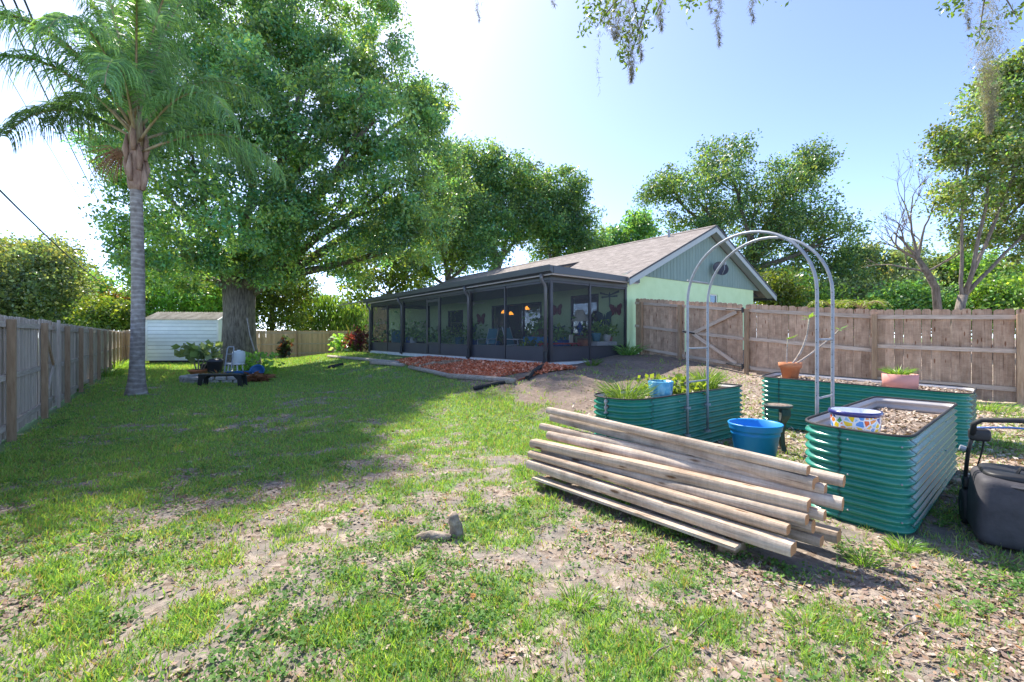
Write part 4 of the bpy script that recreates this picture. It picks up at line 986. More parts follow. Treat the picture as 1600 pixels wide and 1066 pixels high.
# leafy plants as things: list of blade/leaf clouds
def plant(name, label, loc, P, U, V, C, stems=None, stem_m='bark_grey', cat='plant', group=None, part='foliage', quad='rhomb'):
    root = thing(name, label, cat, loc, 0, group)
    o = bpy.data.objects.new(part, cloud_mesh(part, P, U, V, C, LEAF, quad)); col.objects.link(o); o.parent = root
    if stems:
        for (pts, r0, r1) in stems:
            k = len(pts); MB().tube(pts, [r0 + (r1 - r0) * i / (k - 1) for i in range(k)], 7).build('stem', M[stem_m], root, smooth=True)
    return root
def blades(n, spread, h, wd, cols, lean=.5):
    a_ = rng.random(n) * 6.283; r_ = np.sqrt(rng.random(n)) * spread
    P1 = np.stack([np.cos(a_) * r_, np.sin(a_) * r_ * .8, np.zeros(n)], -1)
    dr = np.stack([np.cos(a_), np.sin(a_), np.zeros(n)], -1) * (lean * (.2 + r_ / spread))[:, None] + rng.normal(size=(n, 3)) * .16; dr[:, 2] = 1; dr = unit(dr)
    hh = (h * (.55 + .6 * rng.random(n)))[:, None]
    U1 = dr * hh * .6; P2 = P1 + U1; d2 = dr + np.stack([np.cos(a_), np.sin(a_), -np.ones(n) * .7], -1) * .45; U2 = unit(d2) * hh * .5
    wv = unit(np.cross(dr, rnd_dir(n))) * (wd * (.7 + .6 * rng.random(n)))[:, None]
    c = cols[rng.integers(0, len(cols), n)] * (.75 + .5 * rng.random((n, 1)))
    return np.concatenate([P1, P2]), np.concatenate([U1 * 1.02, U2]), np.concatenate([wv, wv * .85]), np.concatenate([c, c])
SPEAR = 1.4 * np.array([(.10, .20, .04), (.15, .26, .05), (.20, .30, .07), (.08, .17, .05)])
q = at(975, 618, 5.95)
plant('strappy_plant', 'bright green strappy grass clump at the rounded end of the long bed', (1.44, 5.78, .665), *blades(360, .20, .34, .0055, SPEAR * .62, .45), part='blades', quad='blade')
plant('strappy_plant', 'darker green strappy grass clump at the far end of the long bed', (2.98, 7.05, .675), *blades(420, .17, .36, .006, SPEAR * .7, .38), part='blades', quad='blade')
# leafy yellow-green plant in the middle of bed one
def leafy(n, rx, ry, rz, size, cols, asp=.42):
    P = np.clip(rng.normal(size=(n, 3)), -1.6, 1.6) * np.array((rx, ry, rz)) * .5; P[:, 2] = np.abs(P[:, 2]) + .02
    return leaf_arrays(P, size, cols, -.1, asp)
plant('leafy_plant', 'yellow-green leafy plant sprawling over the turquoise pot', (2.25, 6.52, .67), *leafy(520, .50, .28, .30, .070, YELG * .95), stems=[([Vector((0, 0, 0)), Vector((-.3, .1, .18)), Vector((-.5, .1, .3))], .01, .004), ([Vector((0, 0, 0)), Vector((.1, .0, .2))], .01, .004)])
pot('turquoise_pot', 'small turquoise streaked pot nestled among the long bed plants', (2.00, 6.12, .655), [(.10, 0), (.12, .01), (.15, .12), (.165, .27), (.155, .28), (.145, .2)], M['bluespiral'], 24, soil=(.145, .21))
plant('straggly_plant', 'straggly pale weed behind the far corner of the long bed', gp_(4.0, 8.3), *leafy(120, .25, .25, .35, .05, GREYG * 1.5), stems=[([Vector((0, 0, 0)), Vector((.05, 0, .3)), Vector((.1, .03, .5))], .008, .004), ([Vector((0, 0, 0)), Vector((-.08, 0, .25))], .008, .004)])
# plumeria: bare forked grey stems with leaf tufts
def plumeria():
    b = Vector((tp.x, tp.y, 1.04)); k = 7.72 / F
    def w(px, py, dy=0): v = at(px, py, 7.72 + dy) - b; return v
    stems = [(bez(Vector((.0, 0, -.02)), w(1262, 545), w(1264, 497), 7), .022, .012), (bez(Vector((.03, 0, -.02)), w(1275, 550, .05), w(1312, 515, .1), 6), .020, .010), (bez(Vector((-.05, 0, -.02)), w(1228, 560), w(1231, 530), 6), .013, .009)]
    Ps = []; Us = []; Vs = []; Cs = []
    for tip in (w(1264, 497), w(1231, 530), w(1312, 515, .1)):
        for i in range(7):
            a_ = random.uniform(0, 6.28); d = Vector((math.cos(a_), math.sin(a_), random.uniform(-.2, .6))).normalized(); L_ = random.uniform(.10, .22)
            Ps.append(tip); Us.append(d * L_); Vs.append(d.cross(Vector((0, 0, 1))).normalized() * L_ * .17); Cs.append((.14, .26, .05))
    A_ = lambda l: np.array([tuple(x) for x in l])
    plant('plumeria', 'forked bare-stemmed plumeria with few leaves in terracotta pot', b, A_(Ps), A_(Us), A_(Vs), A_(Cs), stems, 'timber_grey')
plumeria()
plant('fern_plant', 'small feathery green plant in the low pink pot', (pk.x - .02, pk.y, .92), *blades(260, .09, .19, .006, SPEAR * .9, .8), part='blades', quad='blade')
# cast iron stand
sx, sy = 3.53, 6.03
std = thing('plant_stand', 'dark green cast iron plant stand with round top', 'plant stand', gp_(sx, sy))
MB().lathe([(.001, .585), (.155, .585), (.17, .60), (.172, .62), (.16, .625), (.15, .605), (.001, .605)], 28).build('top', M['iron'], std, smooth=True)
for k in range(3):
    a_ = k * 2.094 + .6; c_, s__ = math.cos(a_), math.sin(a_)
    pts = [(c_ * r_, s__ * r_, z) for r_, z in ((.15, .58), (.155, .50), (.10, .40), (.075, .25), (.09, .10), (.13, .0))]
    mb = MB()
    for i in range(len(pts) - 1):
        p, q_ = Vector(pts[i]), Vector(pts[i + 1]); tg = Vector((-s__, c_, 0)); w0 = (.055, .06, .035, .028, .03)[i]; w1 = (.06, .035, .028, .03, .04)[i]; nr = Vector((c_, s__, 0)) * .008
        mb.add([p - tg * w0 - nr, p + tg * w0 - nr, q_ + tg * w1 - nr, q_ - tg * w1 - nr, p - tg * w0 + nr, p + tg * w0 + nr, q_ + tg * w1 + nr, q_ - tg * w1 + nr], [(0, 1, 2, 3), (7, 6, 5, 4), (0, 4, 5, 1), (1, 5, 6, 2), (2, 6, 7, 3), (3, 7, 4, 0)])
    mb.build('leg', M['iron'], std)
MB().lathe([(.001, .628), (.10, .63), (.13, .622)], 20).build('soil', M['bedsoil'], std)

# ---------------------------------------------------------------- timber pile
TIM = [  # left end px, right end px, z left, z right, flat?, tan?, label
    ((828, 724), (1240, 858), .21, .165, 1, 0, 'flat-faced grey timber lowest at the front of the pile'),
    ((829, 709), (1232, 828), .30, .255, 0, 1, 'round tan timber second from the bottom at the front of the pile'),
    ((850, 705), (1261, 812), .31, .325, 0, 0, 'round grey timber half shaded behind the front of the pile'),
    ((833, 692), (1264, 790), .40, .395, 1, 1, 'flat tan timber with ochre underside midway up the pile'),
    ((857, 680), (1317, 788), .47, .400, 0, 0, 'pale round timber sticking out farthest at the near end'),
    ((846, 666), (1290, 765), .53, .470, 0, 0, 'pale round timber just below the wide knotty one'),
    ((864, 652), (1274, 755), .60, .510, 1, 0, 'wide flat knotty grey timber second from the top'),
    ((857, 641), (1263, 735), .70, .590, 0, 0, 'smooth round timber topmost at the back of the pile'),
    ((900, 660), (1319, 752), .58, .500, 0, 0, 'round timber end jutting out behind the topmost one'),
    ((862, 700), (1289, 806), .36, .340, 0, 1, 'round orange-ended timber deep in the near end of the pile'),
    ((880, 722), (1284, 846), .21, .165, 0, 1, 'fat round orange-ended timber low behind the front one'),
    ((900, 728), (1311, 838), .12, .130, 1, 1, 'brown square-ended timber resting lowest at the back'),
    ((870, 712), (1271, 823), .27, .262, 0, 1, 'short orange round timber under the shaded one'),
]
def timber(i, e0, e1, z0, z1, flat, tan, label):
    ya = (CZ - z0) * F / (e0[1] - HY); yb = (CZ - z1) * F / (e1[1] - HY)
    a = at(e0[0], e0[1], ya); b = at(e1[0], e1[1], yb); d = (b - a); L_ = d.length
    root = thing('timber', label, 'timber', a.lerp(b, .5), 0, 'landscape timbers stacked in a pile')
    d.normalize(); sd_ = d.cross(Vector((0, 0, 1))).normalized(); up = sd_.cross(d).normalized()
    r_ = .047
    prof = []
    for k in range(20):
        an = 2 * math.pi * k / 20 + .3 * i; x, y = math.cos(an) * r_, math.sin(an) * r_
        prof.append((x, max(-.74 * r_, min(.74 * r_, y)) if i % 4 else y))
    if flat:
        w_, h_ = .060, .040; prof = [(-w_, -h_ * .55), (-w_ * .82, -h_), (-w_ * .4, -h_), (0, -h_), (w_ * .4, -h_), (w_ * .82, -h_), (w_, -h_ * .55), (w_ * 1.03, -h_ * .25), (w_ * 1.05, 0), (w_ * 1.03, h_ * .25), (w_, h_ * .55), (w_ * .82, h_), (w_ * .4, h_), (.01, h_), (-.01, h_), (-w_ * .4, h_), (-w_ * .82, h_), (-w_, h_ * .55), (-w_ * 1.03, h_ * .25), (-w_ * 1.05, 0)]
    n = 20; seg = 14; vs = []; fs = []
    bx, by = random.uniform(-.012, .012), random.uniform(-.008, .008)
    for j in range(seg + 1):
        u = j / seg; sc_ = 1 + .03 * math.sin(u * 9 + i) + random.uniform(-.012, .012)
        if j in (0, seg): sc_ *= .95
        uu = u if 0 < j < seg else u
        cpt = d * (L_ * (uu - .5)) + sd_ * bx * math.sin(math.pi * u) + up * by * math.sin(math.pi * u)
        for (x, y) in prof: vs.append(tuple(cpt + sd_ * x * sc_ + up * y * sc_))
    for j in range(seg):
        for k in range(n): fs.append((j * n + k, j * n + (k + 1) % n, (j + 1) * n + (k + 1) % n, (j + 1) * n + k))
    # object axis along the timber so that its grain runs lengthwise
    q_ = d.to_track_quat('X', 'Z'); qi = q_.inverted()
    loc = [tuple(qi @ Vector(v)) for v in vs]
    o = MB().add(loc, fs).build('shaft', M['pile_tan' if tan else 'pile_grey'], root, smooth=True); o.data.set_sharp_from_angle(angle=R(28)); o.rotation_mode = 'QUATERNION'; o.rotation_quaternion = q_
    for pts_, fc in ((loc[:n], tuple(range(n - 1, -1, -1))), (loc[-n:], tuple(range(n)))):
        e = MB().add(pts_, [fc]).build('cut_end', M['timber_end'], root); e.rotation_mode = 'QUATERNION'; e.rotation_quaternion = q_
    return a, b
def end_mat():
    m, t, N, L, b = _nodes('ringed_timber_end'); b.inputs['Roughness'].default_value = .9
    tc = N.new('ShaderNodeTexCoord'); wv = N.new('ShaderNodeTexWave'); wv.wave_type = 'RINGS'; wv.rings_direction = 'X'; wv.inputs['Scale'].default_value = 34; wv.inputs['Distortion'].default_value = 3; wv.inputs['Detail'].default_value = 3; L.new(tc.outputs['Object'], wv.inputs[0])
    r1 = N.new('ShaderNodeValToRGB'); r1.color_ramp.elements[0].color = (.36, .15, .055, 1); r1.color_ramp.elements[1].color = (.62, .34, .16, 1); L.new(wv.outputs['Fac'], r1.inputs[0]); L.new(r1.outputs[0], b.inputs['Base Color']); return m
M['timber_end'] = end_mat()
ends = [timber(i, *t_) for i, t_ in enumerate(TIM)]
# the pallet board and blocks below
a, b = ends[0]; dv = (b - a).normalized(); sd_ = Vector((dv.y, -dv.x, 0)).normalized()
fb = a - dv * -.12 + Vector((-.03, -.05, -.10)); eb = a + dv * 2.12 + Vector((-.06, -.06, -.075))
plk = empty('plank', (0, 0, 0)); plk.location = (fb + eb) / 2
tag(plk, 'thin weathered plank lying under the front of the timber pile', 'plank')
beam('board', M['pile_grey'], plk, fb - plk.location, eb - plk.location, .10, .022)
for f_, lab in ((.08, 'reddish wooden block under the far end of the pile'), (.83, 'square wooden block under the near end of the pile')):
    c = a.lerp(b, f_) + Vector((.05, .04, 0)); c.z = 0; zt_ = a.lerp(b, f_).z - .115
    o = MB().box(-.26, .26, -.06, .06, -.03, zt_).build('support_block', M['post'], None, bevel=.006); o.location = (c.x + .1, c.y + .1, 0); o.rotation_euler = (0, 0, R(45)); tag(o, lab, 'block')

# ---------------------------------------------------------------- lawn mower
mw = thing('lawn_mower', 'black push lawn mower with grass bag, seen from behind', 'lawn mower', (4.13, 3.71, 0), R(-38))
bagv = []
def superbox(c, hx, hy, hz, e=4.0, n=28, m=16, taper=0.0, sag=0):
    mb = MB(); vs = []; fs = []
    for i in range(m + 1):
        ph = -math.pi / 2 + math.pi * i / m
        for k in range(n):
            th = 2 * math.pi * k / n; f = lambda v, p: math.copysign(abs(v) ** (2 / p), v)
            x = f(math.cos(ph), e) * f(math.cos(th), e); y = f(math.cos(ph), e) * f(math.sin(th), e); z = f(math.sin(ph), e)
            k_ = 1 - taper * z; vs.append((c[0] + hx * x * k_, c[1] + hy * y * k_, c[2] + hz * z - sag * (1 - x * x) * max(z, 0)))
    for i in range(m):
        for k in range(n): fs.append((i * n + k, i * n + (k + 1) % n, (i + 1) * n + (k + 1) % n, (i + 1) * n + k))
    return mb.add(vs, fs)
bag = superbox((0, -.52, .27), .34, .27, .25, 9, taper=.05, sag=.03).build('grass_bag', M['bag'], mw, smooth=True)
MB().tube([(-.30, -.70, .46), (-.1, -.79, .47), (.1, -.79, .47), (.30, -.70, .46)], .012, 6).build('bag_piping', M['kick'], bag)
superbox((0, -.50, .505), .29, .21, .035, 5).build('bag_lid', M['black'], mw, smooth=True)
MB().tube([(-.12, -.62, .53), (-.10, -.62, .575), (.10, -.62, .575), (.12, -.62, .53)], .012, 6).build('bag_handle', M['rubber'], mw)
superbox((.02, .14, .17), .23, .36, .075, 5).build('deck', M['black'], mw, smooth=True)
MB().lathe([(.15, .23), (.15, .33), (.12, .38), (.05, .40), (.001, .40)], 20, (.05, .2, 0)).build('engine', M['kick'], mw, smooth=True)
for (x, y, r_) in ((-.335, -.22, .14), (.335, -.22, .14), (-.24, .46, .10), (.24, .46, .10)):
    wh = MB(); rot = Matrix.Translation((x, y, r_ - .005)) @ Euler((0, R(90), 0)).to_matrix().to_4x4()
    l_ = MB().lathe([(r_ * .55, -.028), (r_ * .93, -.028), (r_, -.02), (r_, .02), (r_ * .93, .028), (r_ * .55, .028)], 26); l_.v = [tuple(rot @ Vector(v)) for v in l_.v]
    wo_ = l_.build('wheel', M['rubber'], mw, smooth=True)
    l_ = MB().lathe([(.001, -.03), (r_ * .3, -.03), (r_ * .56, -.015), (r_ * .56, .015), (r_ * .3, .03), (.001, .03)], 20); l_.v = [tuple(rot @ Vector(v)) for v in l_.v]; l_.build('hub', M['kick'], wo_, smooth=True)
superbox((-.325, -.20, .33), .03, .045, .05, 4).build('wheel_guard', M['black'], mw, smooth=True)
for s__ in (-1, 1):
    MB().tube([(s__ * .33, -.14, .18), (s__ * .335, -.20, .36), (s__ * .33, -.28, .58), (s__ * .31, -.35, .76)], .014, 8).build('handle_tube', M['black'], mw, smooth=True)
hb = [(-.31, -.35, .75), (-.31, -.39, .84), (-.27, -.42, .88), (-.08, -.44, .90), (.08, -.44, .90), (.27, -.42, .88), (.31, -.39, .84), (.31, -.35, .75)]
MB().tube(hb, .020, 10).build('handle_grip', M['rubber'], mw, smooth=True)
MB().tube([(-.30, -.33, .74), (-.28, -.30, .80), (-.10, -.32, .825), (.10, -.32, .825), (.28, -.30, .80), (.30, -.33, .74)], .008, 8).build('blade_bail', M['bluelever'], mw, smooth=True)
superbox((-.27, -.33, .75), .065, .04, .05, 4).build('control_box', M['black'], mw, smooth=True)
MB().tube([(-.24, -.32, .73), (-.25, -.25, .58), (-.26, -.12, .42), (-.2, .05, .36)], .006, 6).build('control_cable', M['black'], mw)
MB().tube([(-.345, -.30, .62), (-.38, -.30, .63)], .022, 8).build('clamp_knob', M['steel'], mw)

# ---------------------------------------------------------------- small things on the lawn
def lumpy(mb_pts, rad, name, m, label, cat, loc):
    mb = MB(); rr = random.Random(3)
    mb.tube(mb_pts, rad, 12)
    mb.v = [(x + rr.uniform(-.008, .008), y + rr.uniform(-.008, .008), z + rr.uniform(-.008, .008)) for x, y, z in mb.v]
    o = mb.build(name, m, None, smooth=True); o.location = loc; return tag(o, label, cat)
h0 = hit(713, 836)
lumpy([(.0, 0, -.06), (0, 0, .03), (-.008, 0, .07), (-.018, 0, .11), (-.022, 0, .15), (-.035, .0, .165)], [.075, .055, .046, .044, .040, .022], 'stump', M['stump'], 'knobbly weathered grey stump stub poking up from the near lawn', 'stump', h0)
h1 = hit(668, 842)
lumpy([(-.14, .02, -.03), (-.06, 0, .0), (.02, 0, .012), (.10, -.01, .015), (.18, -.0, .01)], [.015, .035, .042, .036, .02], 'root', M['stump'], 'pale exposed root lying beside the grey stump stub', 'root', h1)
# sticks
for i, (p, q_) in enumerate((((1075, 1000), (1130, 960)), ((1440, 985), (1470, 1000)), ((1395, 1000), (1440, 975)), ((590, 930), (640, 945)), ((1010, 1040), (1045, 1015)))):
    a = hit(*p) + Vector((0, 0, .012)); b = hit(*q_) + Vector((0, 0, .014)); m_ = (a + b) / 2 + Vector((.01, .02, .006))
    o = MB().tube([Vector((0, 0, 0)), m_ - a, b - a], [.005, .0045, .003], 6).build('twig', M['bark_grey'], None); o.location = a
    tag(o, ['thin curved twig on bare ground below the timber pile', 'short twig near the bottom right lit corner', 'grey twig beside the bare sand patch on the right', 'grey twig among leaf litter left of centre', 'small twig at the bottom edge of the picture'][i], 'twig', 'fallen twigs')

# ---------------------------------------------------------------- stone ring and things round the oak
RC = at(345, 594, 15.6); RC.z = 0
sr = thing('stone_ring', 'low ring of pale stones around the oak clutter', 'stone ring', RC)
rr = random.Random(5)
for lay in range(2):
    for k in range(20):
        a_ = 2 * math.pi * (k + .5 * lay) / 20; r_ = 1.12
        mb = MB(); mb.cbox((0, 0, 0), .30 + rr.uniform(-.03, .03), .19, .105, (rr.uniform(-.04, .04), rr.uniform(-.04, .04), 0))
        o = mb.build('stone', M['stone'], sr, bevel=.02); o.location = (math.cos(a_) * r_, math.sin(a_) * r_ * .8, .055 + .112 * lay); o.rotation_euler = (0, 0, a_ + math.pi / 2 + rr.uniform(-.1, .1))
def blk(px, py, Y):  v = at(px, py, Y); v.z = 0; return v
bb = blk(348, 605, 14.0)
bn = thing('low_bench', 'black plastic low bench with splayed legs before the stone ring', 'bench', bb)
box('top', M['black'], bn, -.66, .66, -.16, .16, .33, .38, .012)
for s__ in (-1, 1):
    for y in (-.13, .13):
        mb = MB(); mb.add([(s__ * .64, y - .03, .34), (s__ * .40, y - .03, .34), (s__ * .54, y - .03, .22), (s__ * .56, y - .03, 0), (s__ * .68, y - .03, 0), (s__ * .64, y + .03, .34), (s__ * .40, y + .03, .34), (s__ * .54, y + .03, .22), (s__ * .56, y + .03, 0), (s__ * .68, y + .03, 0)],
               [(0, 1, 2, 3, 4), (9, 8, 7, 6, 5), (0, 5, 6, 1), (1, 6, 7, 2), (2, 7, 8, 3), (3, 8, 9, 4), (4, 9, 5, 0)])
        mb.build('leg', M['black'], bn)
p = blk(311, 577, 16.6)
pot('terracotta_bowl', 'brick red bowl pot of tall stems before the white shed', p, [(.18, 0), (.19, 0), (.30, .26), (.33, .27), (.34, .33), (.31, .33), (.29, .26)], M['terra'], 22, soil=(.29, .28))
P_, U_, V_2, C_ = leafy(170, .75, .5, .5, .26, GREYG * 1.1); P_[:, 2] += .45
plant('potted_plant', 'grey-green leafy plant in the brick red bowl by the shed', (p.x, p.y, .30), P_, U_, V_2, C_, stems=[([Vector((x, 0, 0)), Vector((x * 2.2, .03, .35)), Vector((x * 3.4, 0, .7))], .025, .015) for x in (-.1, -.02, .07, .14)], stem_m='timber_grey')
p = blk(324, 567, 18.6)
pot('black_pot', 'squat black nursery pot behind the brick red bowl', p, [(.2, 0), (.21, 0), (.27, .40), (.29, .41), (.27, .42), (.25, .38)], M['black'], 20, soil=(.255, .37))
p = blk(336, 580, 16.4)
tc_ = thing('trash_can', 'dark grey plastic trash can beside the oak', 'trash can', p)
MB().lathe([(.19, 0), (.20, 0), (.25, .62), (.27, .62), (.27, .65), (.25, .66)], 22).build('body', M['kick'], tc_, smooth=True)
MB().lathe([(.275, .645), (.275, .67), (.22, .72), (.001, .735)], 22).build('lid', M['kick'], tc_, smooth=True)
p = blk(356, 582, 16.0)
ht = thing('hand_truck', 'upright silver hand truck leaning by the oak trunk', 'hand truck', p)
for x in (-.13, .10): MB().tube([(x - .02, 0, .08), (x - .10, .35, 1.10)], .022, 8).build('upright', M['steel'], ht)
MB().tube([(-.23, .35, 1.09), (-.20, .37, 1.16), (-.02, .37, 1.16), (0, .35, 1.09)], .022, 8).build('handle', M['steel'], ht)
for z in (.3, .6, .9): MB().tube([(-.15 - z * .08, .34 * z, z), (.08 - z * .08, .34 * z, z)], .016, 6).build('cross_bar', M['steel'], ht)
box('toe_plate', M['steel'], ht, -.22, .16, -.22, .0, .02, .04)
for x in (-.2, .16):
    l_ = MB().lathe([(.001, -.03), (.11, -.03), (.12, 0), (.11, .03), (.001, .03)], 16); l_.v = [tuple(Matrix.Translation((x, .06, .12)) @ Euler((0, R(90), 0)).to_matrix().to_4x4() @ Vector(v)) for v in l_.v]; l_.build('wheel', M['rubber'], ht)
tb = blk(368, 578, 16.8)
ts_ = thing('side_table', 'small white plastic side table under the white tank', 'table', tb)
MB().lathe([(.001, .50), (.30, .50), (.31, .53), (.30, .55), (.001, .55)], 20).build('top', M['white'], ts_)
for a_ in (.8, 2.4, 3.9, 5.5): MB().tube([(.22 * math.cos(a_), .22 * math.sin(a_), .5), (.27 * math.cos(a_), .27 * math.sin(a_), 0)], .022, 6).build('leg', M['white'], ts_)
tk = thing('water_tank', 'white plastic water tank on the little table before the oak', 'tank', (tb.x + .12, tb.y, .55))
MB().lathe([(.18, 0), (.20, .02), (.215, .10), (.215, .36), (.20, .42), (.13, .455), (.001, .46)], 24).build('body', M['tank'], tk, smooth=True)
MB().lathe([(.06, .45), (.06, .485), (.001, .49)], 14).build('cap', M['white'], tk)
p = blk(375, 584, 15.7)
bi = thing('plastic_bin', 'dark blue plastic storage bin between ring and oak', 'bin', p)
MB().add([(-.26, -.18, 0), (.26, -.18, 0), (.26, .18, 0), (-.26, .18, 0), (-.31, -.22, .30), (.31, -.22, .30), (.31, .22, .30), (-.31, .22, .30)], [(0, 3, 2, 1), (0, 1, 5, 4), (1, 2, 6, 5), (2, 3, 7, 6), (3, 0, 4, 7)]).build('tub', M['bluebin'], bi)
MB().box(-.34, .34, -.25, -.21, .29, .33).box(-.34, .34, .21, .25, .29, .33).box(-.34, -.30, -.21, .21, .29, .33).box(.30, .34, -.21, .21, .29, .33).build('rim', M['bluebin'], bi)
p = blk(404, 577, 16.6)
o = pot('blue_tub', 'bright blue round tub tipped beside the oak', (p.x, p.y, .18), [(.001, 0), (.17, 0), (.24, .22), (.26, .23), (.24, .24), (.21, .19)], M['bluebin'], 22); o.rotation_euler = (R(55), R(20), 0)
# dry brown fronds heaped
p = blk(402, 588, 15.4); n = 150; a_ = rng.random(n) * 6.28
Pp = np.stack([rng.normal(size=n) * .22, rng.normal(size=n) * .15, .05 + .16 * rng.random(n)], -1); d = unit(np.stack([np.cos(a_), np.sin(a_), rng.normal(size=n) * .3], -1)); wv = unit(np.cross(d, rnd_dir(n)))
o = bpy.data.objects.new('dry_fronds', cloud_mesh('dry_fronds', Pp, d * .35, wv * .05, np.array([(.22, .10, .05)]) * (.6 + .8 * rng.random((n, 1))), LITTER)); col.objects.link(o); o.location = p; tag(o, 'heap of dry brown fronds at the edge of the stone ring', 'dry fronds')
plant('bromeliad', 'brown and green bromeliads growing inside the stone ring', (RC.x + .1, RC.y - .3, .12), *blades(90, .30, .34, .022, np.array([(.16, .13, .06), (.10, .15, .05), (.22, .10, .05)]), 1.0), part='blades', quad='blade')
plant('trunk_plant', 'green leafy plants growing at the foot of the oak', (tb.x + .5, tb.y + .6, .1), *leafy(260, .9, .5, .9, .18, MIDG), stems=[([Vector((0, 0, 0)), Vector((.1, 0, .8))], .015, .008)])
a = at(386, 497, 18.2); b = at(403, 566, 17.4)
o = MB().tube([Vector((0, 0, 0)), (b - a) * .4 + Vector((-.05, 0, 0)), b - a, (b - a) * 1.1], [.02, .022, .025, .025], 7).build('leaning_branch', M['timber_grey'], None); o.location = a; tag(o, 'thin pale branch leaning against the big oak trunk', 'branch')

# ---------------------------------------------------------------- plants by porch and fences
def shrub(name, label, loc, rx, ry, rz, n, size, cols, group=None, asp=.35, stems=4, cat='shrub'):
    P = rnd_dir(n) * (rng.random((n, 1)) ** .5) * np.array((rx, ry, rz)); P[:, 2] += rz * .95
    P, U, V, C = leaf_arrays(P, size, cols, .0, asp)
    st_ = [([Vector((0, 0, -.05)), Vector((random.uniform(-.3, .3) * rx, random.uniform(-.3, .3) * ry, rz * .6)), Vector((random.uniform(-.6, .6) * rx, random.uniform(-.6, .6) * ry, rz * 1.4))], .03, .01) for _ in range(stems)]
    return plant(name, label, loc, P, U, V, C, st_, 'bark_grey', cat, group)
TI = np.array([(.17, .035, .045), (.22, .05, .07), (.12, .04, .04), (.08, .10, .04)])
p = at(560, 552, 25.5); p.z = g(p.x, p.y); shrub('ti_plant', 'dark red ti plant at the far corner of the porch', p, .75, .6, .75, 260, .42, TI, asp=.14)
p = at(540, 552, 26.5); p.z = g(p.x, p.y); shrub('flowering_shrub', 'green shrub with pale flowers before the back fence', p, .95, .8, .6, 500, .22, np.concatenate([MIDG, MIDG, np.array([(.6, .6, .5)])]))
p = at(445, 554, 30.5); p.z = 0; shrub('sapling', 'slim dark maroon sapling against the back fence', p, .45, .4, .85, 180, .34, np.array([(.09, .035, .03), (.05, .07, .035), (.04, .06, .05)]), cat='sapling')
p = at(165, 585, 17.0); p.z = 0
for (px, py, Y, rx, h, lab) in ((110, 618, 12.6, .25, .22, 'tuft of tall weeds under the left gate stile'), (165, 585, 17.5, .5, .3, 'weeds at the foot of the left fence posts'), (182, 572, 22.0, .7, .38, 'bright weeds near the far end of the left fence')):
    p = at(px, py, Y); p.z = 0; plant('weed_clump', lab, p, *blades(160, rx, h * 1.4, .014, SPEAR, .7), part='blades', quad='blade', cat='weeds', group='weeds along the left fence')
plant('spiky_plant', 'small spiky green plant at the foot of the porch corner', tuple(on(.9, -.75, 0)), *blades(70, .15, .28, .012, SPEAR * .7, .9), part='blades', quad='blade')
plant('foundation_fern', 'dark fern where the porch meets the green wall', tuple(on(3.1, -.28, 0)), *blades(120, .25, .5, .018, DARKG * 1.3, 1.0), part='blades', quad='blade')
for (px, py, Y, lab) in ((1545, 640, 7.75, 'weedy grass tuft at the foot of the right fence'), (1412, 858, 3.3, 'grass tuft growing at the corner of the nearest bed'), (1160, 850, 3.45, 'grassy clump at the near end of the timber pile'), (965, 790, 4.25, 'tall thin grass poking up beside the front timber'), (1060, 835, 3.6, 'grass tuft midway along the front of the timber pile'), (860, 765, 4.6, 'grass tuft at the far end of the timber pile'), (640, 905, 2.9, 'bright grass tuft left of the stump stub'), (1350, 880, 3.2, 'grass tuft between the timber ends and the nearest bed'), (1260, 985, 2.4, 'low grass tuft in the litter at the bottom right'), (900, 945, 2.62, 'thick bright grass tuft in the near lawn')):
    p = hit(px, py); plant('grass_tuft', lab, p, *blades(130 if Y < 5 else 200, .10 if Y < 5 else .4, .17 if Y > 4 else .09, .0045 if Y < 5 else .008, SPEAR * 1.05, .8), part='blades', quad='blade', cat='grass tuft', group='taller grass tufts')

# ---------------------------------------------------------------- things on the porch
def at_st(s, t, z=FL): return tuple(hs(s, t, z))
def chair(label, s, t, rz):
    r_ = thing('sling_chair', label, 'chair', at_st(s, t), HA + rz, 'teal sling chairs on the porch')
    MB().add([(-.24, -.22, .42), (.24, -.22, .42), (.24, .24, .40), (-.24, .24, .40), (-.24, -.22, .44), (.24, -.22, .44), (.24, .24, .42), (-.24, .24, .42)], [(0, 3, 2, 1), (4, 5, 6, 7), (0, 1, 5, 4), (1, 2, 6, 5), (2, 3, 7, 6), (3, 0, 4, 7)]).build('seat', M['tealcloth'], r_)
    MB().add([(-.24, .22, .42), (.24, .22, .42), (.22, .42, 1.05), (-.22, .42, 1.05), (-.24, .245, .42), (.24, .245, .42), (.22, .445, 1.05), (-.22, .445, 1.05)], [(0, 1, 2, 3), (7, 6, 5, 4), (0, 4, 5, 1), (1, 5, 6, 2), (2, 6, 7, 3), (3, 7, 4, 0)]).build('backrest', M['tealcloth'], r_)
    for x in (-.27, .27):
        MB().tube([(x, -.25, 0), (x, -.24, .44), (x, .25, .42), (x * .92, .45, 1.08)], .016, 7).build('frame', M['white'], r_)
        MB().tube([(x, .33, 0), (x, .22, .43)], .016, 7).build('leg', M['white'], r_); MB().tube([(x, -.24, .44), (x, -.22, .62), (x, .29, .64)], .018, 7).build('armrest', M['white'], r_)
    return r_
chair('teal sling chair nearest the blue table on the porch', 1.3, 3.25, R(20)); chair('teal sling chair farther along the porch', 1.5, 5.45, R(-75)); chair('teal sling chair near the far end of the porch', 1.0, 12.9, R(140))
